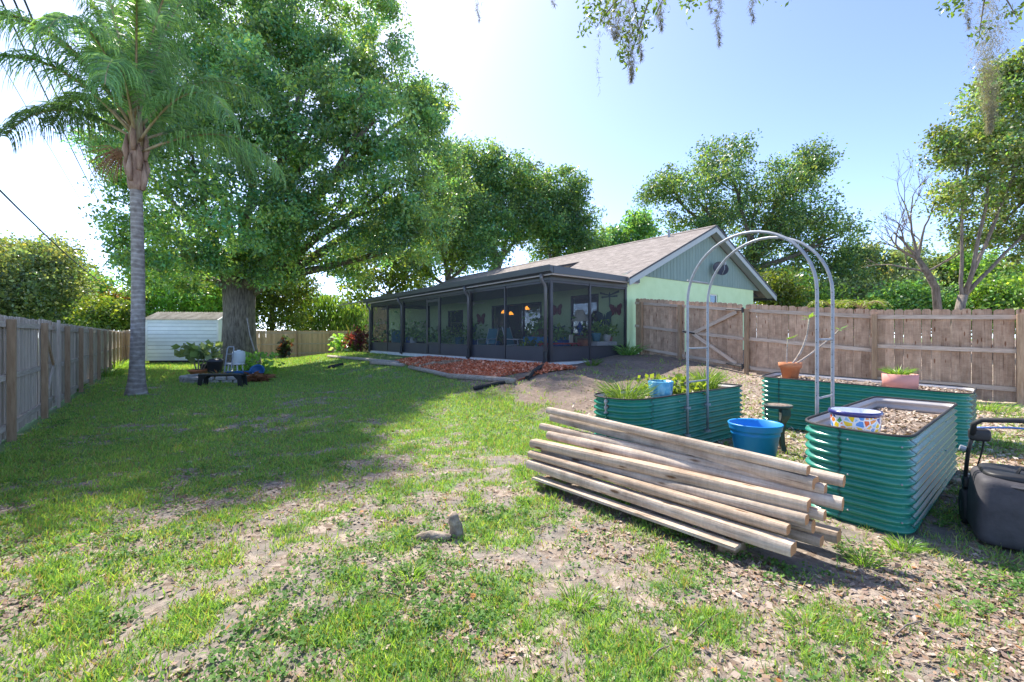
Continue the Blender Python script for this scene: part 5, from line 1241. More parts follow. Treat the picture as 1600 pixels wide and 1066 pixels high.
def table(name, label, s, t, w_, d_, h_, m, cloth=None, cat='table', rz=0):
    r_ = thing(name, label, cat, at_st(s, t), HA + rz)
    box('top', m, r_, -w_ / 2, w_ / 2, -d_ / 2, d_ / 2, h_ - .04, h_)
    for x in (-1, 1):
        for y in (-1, 1): box('leg', m, r_, x * (w_ / 2 - .05) - .025, x * (w_ / 2 - .05) + .025, y * (d_ / 2 - .05) - .025, y * (d_ / 2 - .05) + .025, 0, h_ - .041)
    if cloth:
        mb = MB(); e = .012; mb.box(-w_ / 2 - e, w_ / 2 + e, -d_ / 2 - e, d_ / 2 + e, h_ + .001, h_ + .006)
        n = 18
        for sd in range(4):
            vs = []; fs = []
            for k in range(n + 1):
                u = k / n * 2 - 1; q = .012 * math.sin(k * 2.4); dp = cloth[1] * (1 - .22 * abs(math.sin(k * .9)))
                X_, Y_ = ((u * (w_ / 2 + e), -(d_ / 2 + e)), (w_ / 2 + e, u * (d_ / 2 + e)), (-u * (w_ / 2 + e), d_ / 2 + e), (-(w_ / 2 + e), -u * (d_ / 2 + e)))[sd]
                nx_, ny_ = ((0, -1), (1, 0), (0, 1), (-1, 0))[sd]
                vs += [(X_, Y_, h_ + .004), (X_ + nx_ * (.02 + q), Y_ + ny_ * (.02 + q), h_ - dp)]
            for k in range(n): fs.append((2 * k, 2 * k + 1, 2 * k + 3, 2 * k + 2))
            mb.add(vs, fs)
        c = tag(mb.build('tablecloth', cloth[0], None), cloth[2], 'tablecloth'); c.location = r_.location; c.rotation_euler = r_.rotation_euler
    return r_
table('dining_table', 'dining table under the blue cloth on the porch', 1.75, 2.25, .95, 1.1, .72, M['white'], (M['bluecloth'], .40, 'bright blue cloth hanging over the porch table'))
table('plant_shelf', 'low shelf table of plants by the porch end screen', 2.75, .50, .95, .42, .56, M['white'], (M['white'], .20, 'white scalloped cloth draped over the plant shelf'))
table('bench', 'red painted bench inside the porch corner', .95, .62, 1.45, .38, .53, M['red'], cat='bench')
table('console_table', 'dark wooden console under the porch window', 3.1, 1.75, .42, 1.2, .78, M['wood'])
lp = thing('table_lamp', 'table lamp with cream cone shade before the porch window', 'lamp', at_st(3.0, 1.75, FL + .78), HA)
MB().lathe([(.001, 0), (.10, 0), (.10, .03), (.04, .06), (.10, .20), (.11, .28), (.05, .40), (.02, .44), (.02, .52)], 18).build('base', M['bluecer'], lp, smooth=True)
MB().lathe([(.30, .50), (.13, .90), (.125, .90), (.292, .50)], 24).build('shade', M['lampshade'], lp, smooth=True)
def potted(label, s, t, z, r_, h, m, pl, cols, leaf, n, lab2):
    pot('porch_pot', label, at_st(s, t, z), [(r_ * .65, 0), (r_ * .7, 0), (r_ * .98, h * .7), (r_, h), (r_ * .9, h), (r_ * .85, h * .85)], m, 20, soil=(r_ * .86, h * .88))
    P = rng.normal(size=(n, 3)) * np.array((pl, pl, pl)) * .5; P[:, 2] = np.abs(P[:, 2]) + .03
    plant('porch_plant', lab2, at_st(s, t, z + h * .88), *leaf_arrays(P, leaf, cols, -.2, .3), stems=[([Vector((0, 0, 0)), Vector((.02, .03, pl * .5))], .012, .006)])
potted('royal blue glazed pot beside the red bench', 1.55, 1.15, FL, .26, .62, M['bluecer'], .45, MIDG, .16, 90, 'leafy green plant in the royal blue pot')
potted('white round pot on the scalloped shelf', 2.90, .42, FL + .57, .13, .24, M['white'], .40, MIDG, .12, 90, 'bushy green plant in the white shelf pot')
potted('teal pot at the left end of the scalloped shelf', 2.45, .48, FL + .57, .15, .28, M['tealcloth'], .45, MIDG, .14, 90, 'trailing green plant in the teal shelf pot')
potted('small pink pot at the right end of the scalloped shelf', 3.12, .45, FL + .57, .07, .16, M['pink'], .25, MIDG, .10, 50, 'small sprig in the pink shelf pot')
potted('white glazed pot by the porch door', .9, 8.9, FL, .20, .50, M['whiteglaze'], .5, DARKG * 1.5, .18, 80, 'dark leafy plant in the white glazed pot')
potted('pale blue pot beside the third downspout', .7, 8.0, FL, .22, .45, M['tank'], .5, DARKG * 1.5, .18, 80, 'leafy plant in the pale blue pot')
potted('tall white urn near the far porch bay', .9, 10.9, FL, .17, .70, M['white'], .45, MIDG, .16, 70, 'spray of leaves in the tall white urn')
potted('blue pot on the far porch bay floor', 1.3, 12.0, FL, .28, .72, M['bluecer'], .9, DARKG * 1.4, .22, 130, 'tall dark plant in the far blue pot')
potted('terracotta planter just inside the long porch screen', .55, 1.5, FL, .22, .35, M['terra'], .42, YELG, .15, 110, 'variegated leafy plant near the corner post')
for i, (s__, t_, r_, h_, mm, pl_) in enumerate(((2.95, 3.0, .2, .42, 'bluecer', .45), (2.9, 11.9, .18, .5, 'whiteglaze', .6), (2.9, 8.6, .25, .6, 'bluecer', .8), (2.9, 4.0, .2, .9, 'terra', .6), (2.6, 6.4, .2, .55, 'bluepot', .45), (2.8, 9.7, .22, .7, 'tealcloth', .9), (.6, 13.4, .2, .5, 'terra', .7), (2.2, 3.0, .16, 1.0, 'wood', .5))):
    w_ = ('first', 'second', 'third', 'fourth', 'fifth', 'sixth', 'seventh', 'eighth')[i]
    cn = {'bluecer': 'royal blue', 'whiteglaze': 'white', 'terra': 'terracotta', 'bluepot': 'bright blue', 'tealcloth': 'teal', 'wood': 'brown'}[mm]
    wh = ('at the wall behind the blue table', 'at the wall right of the far porch window', 'by the wall past the sliding door', 'left of the console at the wall', 'before the sliding door', 'by the wall under the low butterfly', 'in the farthest bay', 'between the blue table and the wall')[i]
    potted(cn + ' planter ' + wh, s__, t_, FL, r_, h_, M[mm], pl_, (DARKG * 1.2, MIDG)[i % 2], .17, 110, 'leafy plant in the ' + cn + ' planter ' + wh)
bk = thing('picture_book', 'cream covered book standing on the red bench', 'book', at_st(1.45, .62, FL + .531), HA + R(25))
box('cover', M['lampshade'], bk, -.14, .14, -.01, .01, 0, .26); box('pages', M['white'], bk, -.135, .135, .011, .025, .004, .255)
bx_ = thing('gift_box', 'brown patterned box beside the cream book', 'box', at_st(1.95, .55), HA)
box('body', M['terra'], bx_, -.16, .16, -.14, .14, 0, .62, .01); box('lid', M['wood'], bx_, -.17, .17, -.15, .15, .621, .68, .01)
# wall art (flat metal butterflies with real thickness), hung on the porch wall s = WALL_S
def wall_art(name, label, t, z, polys, m, cat='wall art'):
    r_ = thing(name, label, cat, at_st(WALL_S - .03, t, z), HA)
    for i, pl in enumerate(polys):
        n = len(pl); mb = MB(); mb.add([(0, a, b) for a, b in pl] + [(-.012 - .05 * abs(a), a, b) for a, b in pl], [tuple(range(n)), tuple(range(2 * n - 1, n - 1, -1))] + [(k, (k + 1) % n, (k + 1) % n + n, k + n) for k in range(n)])
        mb.build('wing' if i < len(polys) - 1 else 'body', m, r_)
def butterfly(k): 
    w1 = [(.03, .0), (.10, .22), (.30, .30), (.36, .20), (.28, .04), (.30, -.12), (.22, -.24), (.10, -.18)]
    s = lambda p: [(a * k, b * k) for a, b in p]
    return [s(w1), s([(-a, b) for a, b in reversed(w1)]), s([(-.02, -.2), (.02, -.2), (.03, .1), (0, .2), (-.03, .1)])]
def dragonfly(k):
    a1 = [(.02, .02), (.42, .14), (.44, .07), (.02, -.02)]; a2 = [(.02, -.03), (.36, -.02), (.36, -.09), (.02, -.07)]; s = lambda p: [(a * k, b * k) for a, b in p]; mir = lambda p: [(-a, b) for a, b in reversed(p)]
    return [s(a1), s(mir(a1)), s(a2), s(mir(a2)), s([(-.02, -.42), (.02, -.42), (.03, .06), (0, .12), (-.03, .06)])]
wall_art('metal_dragonfly', 'dark metal dragonfly high on the porch wall by the corner', .72, 2.95, dragonfly(.95), M['artdark'])
wall_art('metal_butterfly', 'red metal butterfly on the porch wall nearest the corner', .45, 2.42, butterfly(.75), M['artred'])
wall_art('metal_butterfly', 'dark metal butterfly beside the red one on the porch wall', .95, 2.12, butterfly(1.0), M['artdark'])
wall_art('metal_butterfly', 'red metal butterfly left of the porch window', 3.35, 2.55, butterfly(.8), M['artred'])
wall_art('metal_dragonfly', 'dark metal dragonfly low left of the porch window', 3.25, 1.85, dragonfly(.8), M['artdark'])
wall_art('metal_butterfly', 'dark reddish metal butterfly past the sliding door', 8.7, 2.35, butterfly(1.0), M['artred'])
wall_art('metal_butterfly', 'dark metal butterfly low past the sliding door', 9.4, 1.85, butterfly(.9), M['artdark'])
for i, (s__, t_, z, lab) in enumerate(((5.0, 9.03, 2.72, 'lit amber pendant lamp inside the house, lowest left'), (5.0, 8.44, 2.62, 'lit amber pendant lamp inside the house, between the two others'), (5.0, 7.18, 2.82, 'lit amber pendant lamp inside the house, highest right'))):
    r_ = thing('pendant_lamp', lab, 'lamp', at_st(s__, t_, z), HA, 'amber pendant lamps')
    MB().lathe([(.04, .16), (.15, 0), (.14, 0), (.03, .155)], 16).build('lamp_shade', M['amber'], r_, smooth=True); MB().ball((0, 0, .04), .05, .05, .05, 10, 6).build('bulb', M['amber'], r_); MB().tube([(0, 0, .15), (0, 0, 3.56 - z)], .008, 6).build('cord', M['black'], r_)
fan = thing('ceiling_fan', 'white ceiling fan under the porch ceiling', 'fan', at_st(1.8, 7.0, BZ + .12), HA)
MB().tube([(0, 0, 0), (0, 0, -.25)], .02, 8).build('rod', M['white'], fan); MB().lathe([(.001, -.42), (.08, -.41), (.13, -.33), (.13, -.27), (.05, -.24)], 16).build('motor', M['white'], fan)
for k in range(5):
    o = MB().box(.12, .62, -.06, .06, -.31, -.30).build('blade', M['white'], fan); o.rotation_euler = (R(6), 0, k * 1.2566)

# ---------------------------------------------------------------- trees
ob = at(374, 560, 24.0); ob.z = 0
oak_blobs = [pb(*q) for q in (
    (250, 110, 22, 100, 90), (370, 50, 24, 110, 100), (475, 60, 24, 62, 60), (560, 25, 26, 48, 50), (530, 120, 23, 50, 40), (470, 190, 20.5, 95, 80), (585, 190, 20.5, 75, 75),
    (625, 280, 21, 62, 80), (540, 310, 22, 80, 70), (300, 240, 20, 95, 85), (215, 335, 22, 55, 50), (300, 375, 21, 85, 60), (400, 320, 19.5, 85, 80),
    (440, 400, 23, 60, 42), (655, 210, 24, 45, 60), (645, 375, 23, 50, 55), (560, 395, 25, 55, 35), (380, 190, 21, 95, 85), (195, 240, 24, 45, 60),
    (300, -85, 23.5, 60, 50), (395, -95, 23.5, 55, 45), (450, -45, 25, 60, 50), (350, -165, 21.5, 52, 40), (250, -145, 20.5, 48, 38), (425, -160, 21.5, 40, 32), (225, -35, 24, 70, 60), (600, 120, 23, 60, 55), (690, 300, 25, 32, 60), (260, 420, 23, 60, 35), (680, 165, 25, 28, 40))]
tree('oak_tree', 'huge spreading oak shading the lawn beside the white shed', ob, oak_blobs, .78, 4.3, OAK * 1.0, leaf=.185, per=14, sub=.62, nleaf=100, flare=1.35, asp=.24, twigs=5, limb_r=.42)

BT = 'trees beyond the house and fences'
def btree(label, px, Y, base_py, blobs, r_, fork_py, cols, **k):
    b = at(px, base_py, Y); b.z = 0; f = at(px, fork_py, Y).z
    return tree(k.pop('name', 'oak_tree'), label, b, [pb(*q) for q in blobs], r_, f, cols, group=BT, **k)
btree('tall green tree with visible trunk behind the left part of the house roof', 775, 42, 520,
      [(740, 290, 42, 50, 55), (800, 285, 42, 55, 50), (770, 350, 41, 60, 45), (730, 370, 42, 40, 40), (830, 345, 42, 40, 45), (715, 250, 43, 28, 25)], .5, 410, OAK * .78, leaf=.27, per=16, sub=.95, nleaf=52, twigs=5, asp=.26)
btree('rounded green tree behind the middle of the house roof', 868, 44, 520,
      [(870, 300, 44, 40, 38), (895, 340, 44, 35, 45), (855, 360, 44, 45, 40), (900, 385, 43, 35, 30), (840, 300, 45, 30, 25), (930, 375, 46, 16, 18)], .45, 420, OAK * .72, leaf=.27, per=16, sub=.95, nleaf=52, twigs=5, asp=.26)
btree('bright yellow-green tree between the big oak and the porch roof', 608, 33, 540,
      [(590, 420, 33, 40, 35), (640, 425, 34, 40, 35), (560, 450, 34, 30, 28), (690, 400, 35, 35, 40), (620, 380, 34, 35, 30)], .16, 455, YELG * .85, leaf=.26, per=14, sub=.8, nleaf=26, twigs=4, bark='bark_grey', name='young_tree')
btree('mid green tree filling the gap between big oak and roof trees', 700, 36, 530,
      [(700, 300, 36, 40, 45), (690, 240, 37, 30, 35), (720, 360, 36, 45, 40), (670, 350, 36, 35, 45), (750, 400, 36, 35, 28), (650, 420, 37, 35, 30)], .3, 440, OAK * .8, leaf=.24, per=15, sub=.85, nleaf=46, twigs=5, asp=.26)
btree('small distant tree left of the house ridge', 985, 58, 520,
      [(975, 375, 58, 30, 22), (1005, 360, 58, 22, 20), (955, 385, 58, 20, 18), (995, 345, 59, 14, 12)], .3, 420, DARKG * 1.2, leaf=.42, per=12, sub=1.1, nleaf=28)
btree('broad airy oak behind the gable end of the house', 1170, 33, 520,
      [(1130, 250, 33, 48, 38), (1080, 300, 33, 55, 40), (1040, 290, 34, 35, 30), (1180, 310, 33, 60, 45), (1250, 330, 32, 65, 45), (1310, 370, 32, 50, 40), (1230, 280, 33, 35, 25), (1285, 240, 33, 28, 20), (1265, 265, 33, 16, 14), (1200, 380, 33, 60, 35), (1110, 345, 34, 50, 30), (1335, 415, 32, 40, 34), (1250, 420, 33, 55, 34), (1180, 430, 33, 45, 30), (1300, 455, 32, 50, 25)],
      .42, 420, OAK * .68, leaf=.20, per=17, sub=.72, nleaf=44, twigs=6, shell=.45, asp=.26)
# right-hand live oak leaning over the fence
btree('large grey-green live oak at the right edge beyond the fence', 1484, 17.5, 520,
      [(1560, 165, 17, 62, 48), (1515, 235, 17, 60, 42), (1590, 245, 17, 70, 55), (1500, 295, 17, 40, 28), (1560, 315, 17.5, 55, 34), (1640, 160, 17, 70, 80), (1650, 320, 17, 70, 60), (1570, 112, 17, 34, 24), (1545, 372, 18, 40, 16), (1470, 232, 17, 28, 24), (1700, 240, 17, 60, 90), (1600, 380, 18, 40, 20)],
      .15, 462, np.concatenate([GREYG * 1.0, GREYG * .8, MIDG * .75]), leaf=.12, per=42, sub=.42, nleaf=46, bark='bark_grey', twigs=8, limb_r=.55, shell=.4, name='live_oak', flare=1.2, limbs=6, lean=(.5, 0))

# bare-branched tree beside it
def bare_tree():
    b = at(1474, 520, 19); b.z = .3; root = thing('bare_tree', 'nearly leafless grey tree with fine branches beyond the right fence', 'tree', b)
    mb = MB(); rr = random.Random(11); tips = []
    def grow(p, d, L_, r_, lev):
        pts = [p]; q = p
        for k in range(4):
            d = (d + Vector((rr.uniform(-1, 1), rr.uniform(-1, 1), rr.uniform(-.6, .8))) * .17).normalized(); q = q + d * L_ / 4; pts.append(q)
        mb.tube(pts, [r_ * (1 - .45 * k / 4) for k in range(5)], 6 if lev < 3 else 4, cap=False)
        if lev >= 5: tips.append(q); return
        for k in range(rr.choice((2, 3, 3))):
            nd = (d + Vector((rr.uniform(-1, 1), rr.uniform(-1, 1), rr.uniform(-.4, .7))) * .75).normalized(); s_ = pts[rr.choice((2, 3, 4))]
            grow(s_, nd, L_ * rr.uniform(.62, .85), r_ * .55, lev + 1)
    tr = [Vector((0, 0, -.4)), at(1462, 450, 19) - b, at(1448, 425, 19) - b, at(1434, 405, 19) - b]
    mb.tube(tr, [.17, .14, .12, .10], 9)
    for e, L_ in (((1424, 350), 1.1), ((1395, 380), 1.0), ((1446, 350), 1.0), ((1410, 360), .9)): grow(tr[3], (at(*e, 19) - b - tr[3]).normalized(), L_ * 1.35, .062, 1)
    grow(tr[2], (at(1480, 410, 19) - b - tr[2]).normalized(), 1.0, .05, 2); grow(tr[2], (at(1395, 415, 19.5) - b - tr[2]).normalized(), 1.2, .055, 2)
    mb.build('trunk', M['bark_grey'], root, smooth=True)
    T = np.array([tuple(t_) for t_ in tips]); T = np.repeat(T, 2, 0) + rng.normal(size=(len(T) * 2, 3)) * .1
    P, U, V, C = leaf_arrays(T, .07, GREYG, .2, .3); o = bpy.data.objects.new('crown', cloud_mesh('crown', P, U, V, C, LEAF)); col.objects.link(o); o.parent = root
bare_tree()

# background growth
def bush(label, px, Y, top, rx, cols, leaf, per=14, name='background_tree', base=515, extra=(), nleaf=30, sub=.9, **k):
    h = base - top
    rb = random.Random(int(px) + int(Y)); leaf = leaf * .78; per = per * 1.15
    extra = list(extra) + [(px + rb.uniform(-.9, .9) * rx, top + h * rb.uniform(.02, .35), Y + rb.uniform(-1, 1), rx * rb.uniform(.2, .4), h * rb.uniform(.14, .24)) for _ in range(4)]
    bl = [(px, top + h * .35, Y, rx, h * .38), (px - rx * .5, top + h * .55, Y, rx * .6, h * .35), (px + rx * .5, top + h * .55, Y, rx * .6, h * .35), (px, top + h * .75, Y, rx * .9, h * .25)] + list(extra)
    return btree(label, px, Y, 540, bl, .2, base - h * .45, cols, leaf=leaf, per=per, sub=sub, nleaf=nleaf, name=name, twigs=3, **k)
bush('dense olive green tree mass at the left edge beyond the fence', 10, 34, 385, 90, GREYG * .85, .30, 24, extra=((80, 425, 34, 60, 35), (-60, 420, 33, 70, 50), (70, 470, 33, 70, 40)))
bush('dark green tree sloping down behind the left fence', 105, 40, 425, 50, DARKG * 1.25, .34, 22, extra=((60, 400, 41, 45, 25), (140, 455, 40, 25, 25)))
bush('low grey-green tree near the far left fence corner', 150, 42, 462, 34, GREYG * .85, .34, 20)
bush('bright yellow-green bush behind the corner of the left fence', 172, 31, 478, 32, YELG * .85, .26, 14, name='background_bush')
bush('orange-tinged bush over the fence left of the shed', 195, 34, 462, 22, np.concatenate([YELG, np.array([(.30, .14, .04), (.26, .12, .05)])]), .24, 12, name='background_bush')
bush('pale green tree behind the white shed', 290, 36, 415, 75, MIDG * 1.1, .30, 14)
bush('yellow-green tree behind the oak trunk', 425, 38, 400, 62, YELG * .7, .30, 14)
bush('green tree beyond the back fence under the oak limbs', 345, 40, 440, 50, MIDG, .32, 14)
for i, (px, w_) in enumerate(((475, 30), (512, 32), (548, 28))):
    b = at(px, 540, 43); b.z = 0; k = 43 / F; n = 2600
    P = np.stack([rng.normal(size=n) * w_ * k * .5, rng.normal(size=n) * 1.0, rng.random(n) ** .8 * (6.2 - .6 * i)], -1)
    d = rng.normal(size=(n, 3)) * .35; d[:, 2] -= 1; d = unit(d); wv = unit(np.cross(d, rnd_dir(n)))
    plant('bamboo_clump', ('feathery bamboo clump beyond the back fence, nearest the oak', 'feathery bamboo clump beyond the back fence, middle of three', 'feathery bamboo clump beyond the back fence, nearest the porch')[i], b, P, d * .55, wv * .06, (MIDG * .62)[rng.integers(0, 4, n)] * (.7 + .5 * rng.random((n, 1))),
          stems=[([Vector((x, 0, 0)), Vector((x * 1.1, 0, 3)), Vector((x * 1.5, 0, 5.5))], .06, .02) for x in np.linspace(-w_ * k * .5, w_ * k * .5, 9)], stem_m='timber_grey', cat='bamboo', group='bamboo behind the back fence')
bush('hazy green tree between the airy oak and the bare tree', 1385, 40, 395, 55, GREYG * 1.1, .34, 14)
bush('grey-green woodland tree behind the bare tree', 1450, 46, 412, 60, GREYG, .38, 14)
bush('light green woodland tree behind the live oak limbs', 1530, 44, 405, 60, MIDG * .8, .36, 14)
bush('green woodland tree low at the right edge', 1600, 40, 415, 60, MIDG * .6, .34, 14)
bush('shaded bush behind the fence right of the gable', 1255, 27, 438, 45, MIDG * .8, .24, 16, name='background_bush')
bush('low leafy bush behind the fence beyond the arch', 1330, 28, 446, 45, GREYG * 1.05, .24, 16, name='background_bush')
bush('sunlit bush beside the far corner of the house', 1215, 24, 440, 22, YELG * .6, .20, 16, name='background_bush')
bush('dark bush low behind the right fence', 1420, 24, 452, 45, DARKG * 1.2, .22, 16, name='background_bush')
bush('green bush behind the fence at the right edge', 1560, 23, 450, 60, MIDG * .7, .22, 16, name='background_bush')

# ---------------------------------------------------------------- palms
def frond(root, base, d0, length, droop, nlf, lf_len, cols, name='frond', up=.7, wd=.022, m=LEAF, hang=1.2):
    """rachis arching from base, long leaflets hanging from both sides"""
    base = Vector(base); d = Vector(d0).normalized(); pts = [base.copy()]; p = base.copy(); n = 14
    for k in range(n):
        d = (d + Vector((0, 0, -droop * (k + 1) / n / n * 2))).normalized(); p = p + d * length / n; pts.append(p.copy())
    fr = MB().tube(pts, [.035 * (1 - .85 * k / n) + .004 for k in range(n + 1)], 6).build(name, M['crownshaft'], root, smooth=True)
    Ps = []; Us = []; Vs = []; Cs = []
    for i in range(nlf):
        u = .16 + .84 * i / nlf; k = min(int(u * n), n - 1); q = pts[k].lerp(pts[k + 1], u * n - k); tg = (pts[k + 1] - pts[k]).normalized(); sd_ = tg.cross(Vector((0, 0, 1)));
        if sd_.length < .05: sd_ = Vector((1, 0, 0))
        sd_.normalize(); L_ = lf_len * (.5 + .5 * math.sin(min(1, u * 1.15) * math.pi * .9 + .25)) * random.uniform(.75, 1.1)
        for sg in (-1, 1):
            v = (sd_ * sg * random.uniform(.5, 1.0) + tg * .55 + Vector((0, 0, random.uniform(-.2, up)))).normalized(); a = q.copy(); c = cols[random.randrange(len(cols))] * random.uniform(.75, 1.25)
            nr = v.cross(Vector((random.uniform(-1, 1), random.uniform(-1, 1), random.uniform(-.4, .4)))).normalized()
            for s_ in range(4):
                L4 = L_ / 4; Ps.append(a.copy()); Us.append(v * L4 * 1.03); Vs.append(nr * wd * (1, .95, .8, .5)[s_]); Cs.append(c); a = a + v * L4
                v = (v + Vector((random.uniform(-.08, .08), random.uniform(-.08, .08), -hang * (.35 + .2 * s_)))).normalized()
    A_ = lambda l: np.array([tuple(x) for x in l])
    P, U, V, C = A_(Ps), A_(Us), A_(Vs), A_(Cs)
    n_ = len(P); vs = np.empty((n_, 4, 3), np.float32)
    o = bpy.data.objects.new('leaflets', cloud_mesh('leaflets', P, U, V, C, m, 'strip')); col.objects.link(o); o.parent = fr
    return fr
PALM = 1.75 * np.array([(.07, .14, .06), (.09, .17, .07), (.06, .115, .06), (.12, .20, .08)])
pbase = at(213, 617, 11.95); pbase.z = 0
palm = thing('queen_palm', 'tall queen palm with drooping fronds on the left of the lawn', 'palm', pbase)
PT = Vector((.0, 0, 5.0)); mb = MB(); pts = []; rad = []
for i in range(96):
    z = -.1 + i * .0595; pts.append(Vector((.05 * math.sin(z * .6), 0, z))); rad.append((.165 + .10 * math.exp(-max(z, 0) * 3.2) - .006 * z) * (1 + .018 * (i % 5 == 0) + random.uniform(-.008, .008)))
mb.tube(pts, rad, 18).build('trunk', M['palm'], palm, smooth=True)
top = Vector((pts[-1].x, 0, 5.52))
MB().tube([top + Vector((0, 0, z)) for z in (-.15, 0, .25, .55, .9, 1.3)], [.155, .18, .19, .18, .17, .14], 14).build('crown_base', M['palmboot'], palm, smooth=True)
for k in range(12):
    a_ = k * 2.4; z = .05 + k * .10; mb = MB(); c_, s__ = math.cos(a_), math.sin(a_)
    mb.tube([top + Vector((c_ * .19, s__ * .19, z - .2)), top + Vector((c_ * .235, s__ * .235, z + .1)), top + Vector((c_ * .20, s__ * .20, z + .5))], [.05, .075, .02], 7); mb.build('leaf_boot', M['palmboot'], palm, smooth=True)
MB().tube([top + Vector((0, 0, 1.0)), top + Vector((0, 0, 1.9)), top + Vector((.02, 0, 2.8))], [.17, .13, .05], 10).build('crown_shaft', M['crownshaft'], palm, smooth=True)
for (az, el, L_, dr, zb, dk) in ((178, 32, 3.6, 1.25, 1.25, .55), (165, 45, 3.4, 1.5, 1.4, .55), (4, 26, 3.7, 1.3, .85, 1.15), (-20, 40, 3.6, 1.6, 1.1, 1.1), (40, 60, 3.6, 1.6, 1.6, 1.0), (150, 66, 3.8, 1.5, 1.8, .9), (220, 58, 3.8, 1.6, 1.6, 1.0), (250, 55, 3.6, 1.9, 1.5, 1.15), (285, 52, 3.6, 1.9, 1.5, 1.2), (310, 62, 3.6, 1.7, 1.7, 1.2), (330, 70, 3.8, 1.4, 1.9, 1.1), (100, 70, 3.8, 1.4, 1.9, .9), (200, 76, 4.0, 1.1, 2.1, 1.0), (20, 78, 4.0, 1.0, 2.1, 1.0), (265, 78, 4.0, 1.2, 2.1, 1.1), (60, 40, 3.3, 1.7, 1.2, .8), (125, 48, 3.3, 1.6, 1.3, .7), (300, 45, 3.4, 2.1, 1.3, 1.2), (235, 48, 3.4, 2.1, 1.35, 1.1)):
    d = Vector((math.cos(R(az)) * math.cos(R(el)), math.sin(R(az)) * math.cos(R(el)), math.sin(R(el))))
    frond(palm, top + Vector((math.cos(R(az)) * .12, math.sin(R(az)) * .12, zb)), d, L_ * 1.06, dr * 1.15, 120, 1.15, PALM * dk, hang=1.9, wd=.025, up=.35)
# old flower stalks hanging on the left side
mb = MB()
for k in range(60):
    a = top + Vector((-.3, -.05, .75)); e = a + Vector((random.uniform(-.75, -.05), random.uniform(-.3, .3), random.uniform(-.65, .15))); mb.tube([a, (a + e) / 2 + Vector((0, 0, .15)), e, e + Vector((0, 0, -.18))], [.012, .009, .007, .004], 4)
mb.build('seed_stalk', M['brown_leaf'], palm)
# small palm fan tops behind the right fence
for (px, py, Y, lab) in ((1345, 470, 17.5, 'small sunlit palm peeking over the right fence'), (1300, 468, 19, 'small pale palm just left of the sunlit one')):
    b = at(px, 520, Y); b.z = .2; z = at(px, py + 12, Y).z - .2; r_ = thing('small_palm', lab, 'palm', b)
    MB().tube([(0, 0, -.3), (0, 0, z)], [.09, .06], 9).build('trunk', M['palm'], r_)
    for k in range(9): frond(r_, (0, 0, z - .02), (math.cos(k * .7), math.sin(k * .7), .8), 1.05, 1.7, 26, .30, YELG * 1.1, wd=.014, hang=.6)

# ---------------------------------------------------------------- overhanging oak limbs with moss (tree stands behind the viewer)
OB = Vector((7.5, -3.5, 0)); ot = thing('overhead_oak', 'oak limbs with hanging moss reaching in at the top', 'tree', OB)
mb = MB(); mb.tube([Vector((0, 0, -.3)), Vector((0, 0, .2)), Vector((-.1, .1, 2.5)), Vector((-.3, .4, 4.6))], [.62, .5, .42, .38], 14)
l1 = bez(Vector((-.3, .4, 4.5)), at(1500, -420, 3.0) - OB, at(1290, -160, 5.0) - OB, 10); mb.tube(l1, [.26 - .02 * k for k in range(10)], 9)
l1b = bez(l1[-1], at(1120, -90, 5.1) - OB, at(985, -20, 5.2) - OB, 7); mb.tube(l1b, [.075 - .009 * k for k in range(7)], 7)
l2 = bez(Vector((-.2, .3, 3.9)), at(1680, -160, 4.2) - OB, at(1545, -40, 5.0) - OB, 9); mb.tube(l2, [.22 - .022 * k for k in range(9)], 8)
l1c = bez(l1b[3], at(880, -70, 5.4) - OB, at(745, -35, 5.5) - OB, 6); mb.tube(l1c, [.03 - .004 * k for k in range(6)], 5)
for (a, e) in ((l1b[-1], (930, 45, 5.1)), (l1b[-1], (1000, 60, 5.2)), (l1b[-2], (985, 90, 5.2)), (l1b[-3], (1025, 20, 5.2)), (l1b[2], (1075, 8, 5.1)), (l2[-1], (1490, 12, 5.0)), (l2[-1], (1590, 30, 5.0)), (l2[-1], (1530, 55, 5.0)), (l1b[1], (1120, -8, 5.1)), (l1b[0], (1175, -15, 5.1))):
    q = at(*e) - OB; mb.tube(bez(a, (a + q) / 2 + Vector((0, 0, .06)), q, 5), [.014, .012, .009, .006, .003], 5)
mb.build('trunk', M['bark_grey'], ot, smooth=True)
def spray(lst, n, size, cols, part, asp):
    Ps = []
    for (px, py, Y, rx, ry, m) in lst:
        c = np.array(at(px, py, Y) - OB); k = Y / F; Ps.append(c + rng.normal(size=(m, 3)) * .5 * np.array((rx * k, rx * k, ry * k)))
    P = np.concatenate(Ps); P, U, V, C = leaf_arrays(P, size, cols, .15, asp)
    o = bpy.data.objects.new(part, cloud_mesh(part, P, U, V, C, LEAF)); col.objects.link(o); o.parent = ot
spray([(930, 25, 5.1, 22, 26, 110), (960, 10, 5.1, 40, 20, 150), (985, 55, 5.2, 22, 40, 150), (1015, 20, 5.2, 25, 25, 90), (910, 48, 5.1, 6, 8, 14), (1075, 8, 5.1, 12, 9, 34), (1490, 8, 5.0, 24, 10, 70), (1532, 50, 5.0, 12, 12, 26), (1588, 15, 5.0, 18, 16, 50), (1130, -30, 5.1, 60, 20, 120), (1640, -10, 5.0, 60, 30, 160), (1250, -60, 5.0, 90, 30, 160), (970, 85, 5.2, 10, 20, 40)], 0, .055, np.array([(.08, .15, .03), (.11, .20, .03), (.06, .12, .03), (.16, .24, .04)]), 'crown', .26)
MOSS = np.array([(.20, .20, .17), (.26, .25, .21), (.15, .15, .14), (.30, .29, .24)])
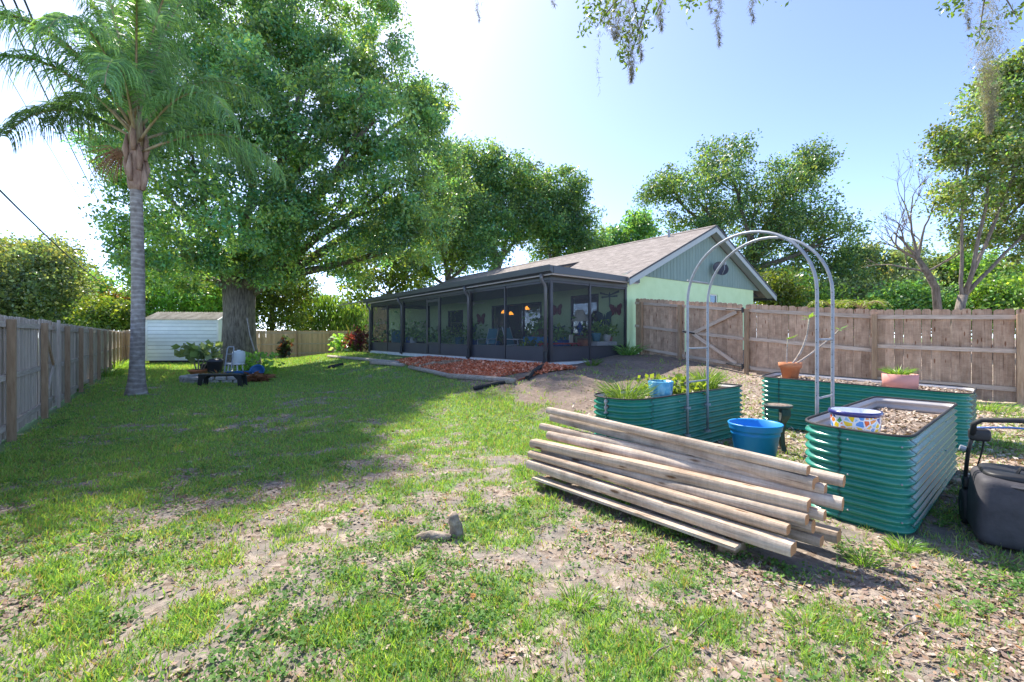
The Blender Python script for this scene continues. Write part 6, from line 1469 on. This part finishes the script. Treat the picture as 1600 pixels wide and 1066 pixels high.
def moss(lst):
    """each strand a tapered beard of many short curled threads"""
    for (px, y0, y1, Y, wpx, n, tone) in lst:
        k = Y / F; a = at(px, y0, Y) - OB; L_ = (y1 - y0) * k
        u = rng.random(n) ** .75; wd_ = wpx * k * np.where(u < .25, .55 + 1.8 * u, 1.0 - (u - .25) / .75 * .93)
        P = np.stack([a.x + rng.normal(size=n) * wd_ * .38 + .015 * np.sin(u * 9), a.y + rng.normal(size=n) * wd_ * .38, a.z - u * L_], -1)
        d = rng.normal(size=(n, 3)) * .6; d[:, 2] -= .8; d = unit(d); wv = unit(np.cross(d, rnd_dir(n)))
        c = MOSS[rng.integers(0, 4, n)] * tone
        o = bpy.data.objects.new('moss_strand', cloud_mesh('moss_strand', P, d * .05, wv * .0022, c, MOSSM, 'strip')); col.objects.link(o); o.parent = ot; o['kind'] = 'stuff'
moss([(1545, -5, 205, 5.0, 34, 4200, 1.15), (985, -10, 128, 5.2, 26, 1500, .75), (960, -5, 60, 5.1, 44, 1100, .8), (1032, -5, 48, 5.2, 14, 420, .7), (1122, -10, 72, 5.1, 9, 420, .6), (1175, -10, 35, 5.1, 8, 200, .6), (1512, -5, 45, 5.0, 10, 220, .9), (747, -12, 34, 5.5, 7, 130, .6), (935, 40, 150, 5.1, 3, 60, .6), (1110, -10, 20, 5.1, 8, 110, .6), (865, -10, 10, 5.4, 6, 60, .6), (1000, 30, 95, 5.2, 10, 350, .7)])

# ---------------------------------------------------------------- power lines, neighbour house
for i, (p, q, ya, yb, r_, lab) in enumerate((((-120, -260), (172, 345), 9, 60, .028, 'overhead wire at the top left, leftmost of the steep three'), ((-80, -230), (176, 330), 9, 60, .028, 'overhead wire at the top left, middle of the steep three'), ((-50, -210), (180, 320), 9, 60, .028, 'overhead wire at the top left, rightmost of the steep three'), ((-20, 60), (185, 400), 14, 60, .010, 'thin faint wire below the steep wires'), ((-260, 35), (178, 455), 8, 46, .032, 'thick black cable sloping across the left sky'))):
    a = at(*p, ya); b = at(*q, yb); o = MB().tube([(b - a) * (k / 12) - Vector((0, 0, .5 * math.sin(math.pi * k / 12))) for k in range(13)], r_, 6).build('power_line', M['wire'], None); o.location = a; tag(o, lab, 'wire', 'overhead wires')
nb = thing('house', 'tan neighbouring house with pale roof beyond the back fence', 'house', (at(575, 520, 47).x, 47, 0), HA)
MB().prism([(-2.0, 0), (6.5, 0), (6.5, 4.2), (2.2, 5.6), (-2.0, 3.9)], 0, 7).build('wall', M['tanwall'], nb)
MB().add([(-4.8, -.5, 2.3), (2.2, -.5, 3.1), (2.2, 7, 3.1), (-4.8, 7, 2.3), (-4.8, -.5, 2.15), (2.2, -.5, 2.95), (2.2, 7, 2.95), (-4.8, 7, 2.15)], [(0, 1, 2, 3), (7, 6, 5, 4), (0, 4, 5, 1), (1, 5, 6, 2), (2, 6, 7, 3), (3, 7, 4, 0)]).build('porch_roof', M['roofwhite'], nb)
for x in (-4.4, -2.4): box('post', M['white'], nb, x, x + .15, 0, .15, 0, 2.2)
MB().prism([(-2.4, 3.85), (2.2, 5.7), (6.9, 4.2), (6.9, 4.35), (2.2, 5.88), (-2.4, 4.0)], -.3, 7.3).build('roof', M['roofwhite'], nb)
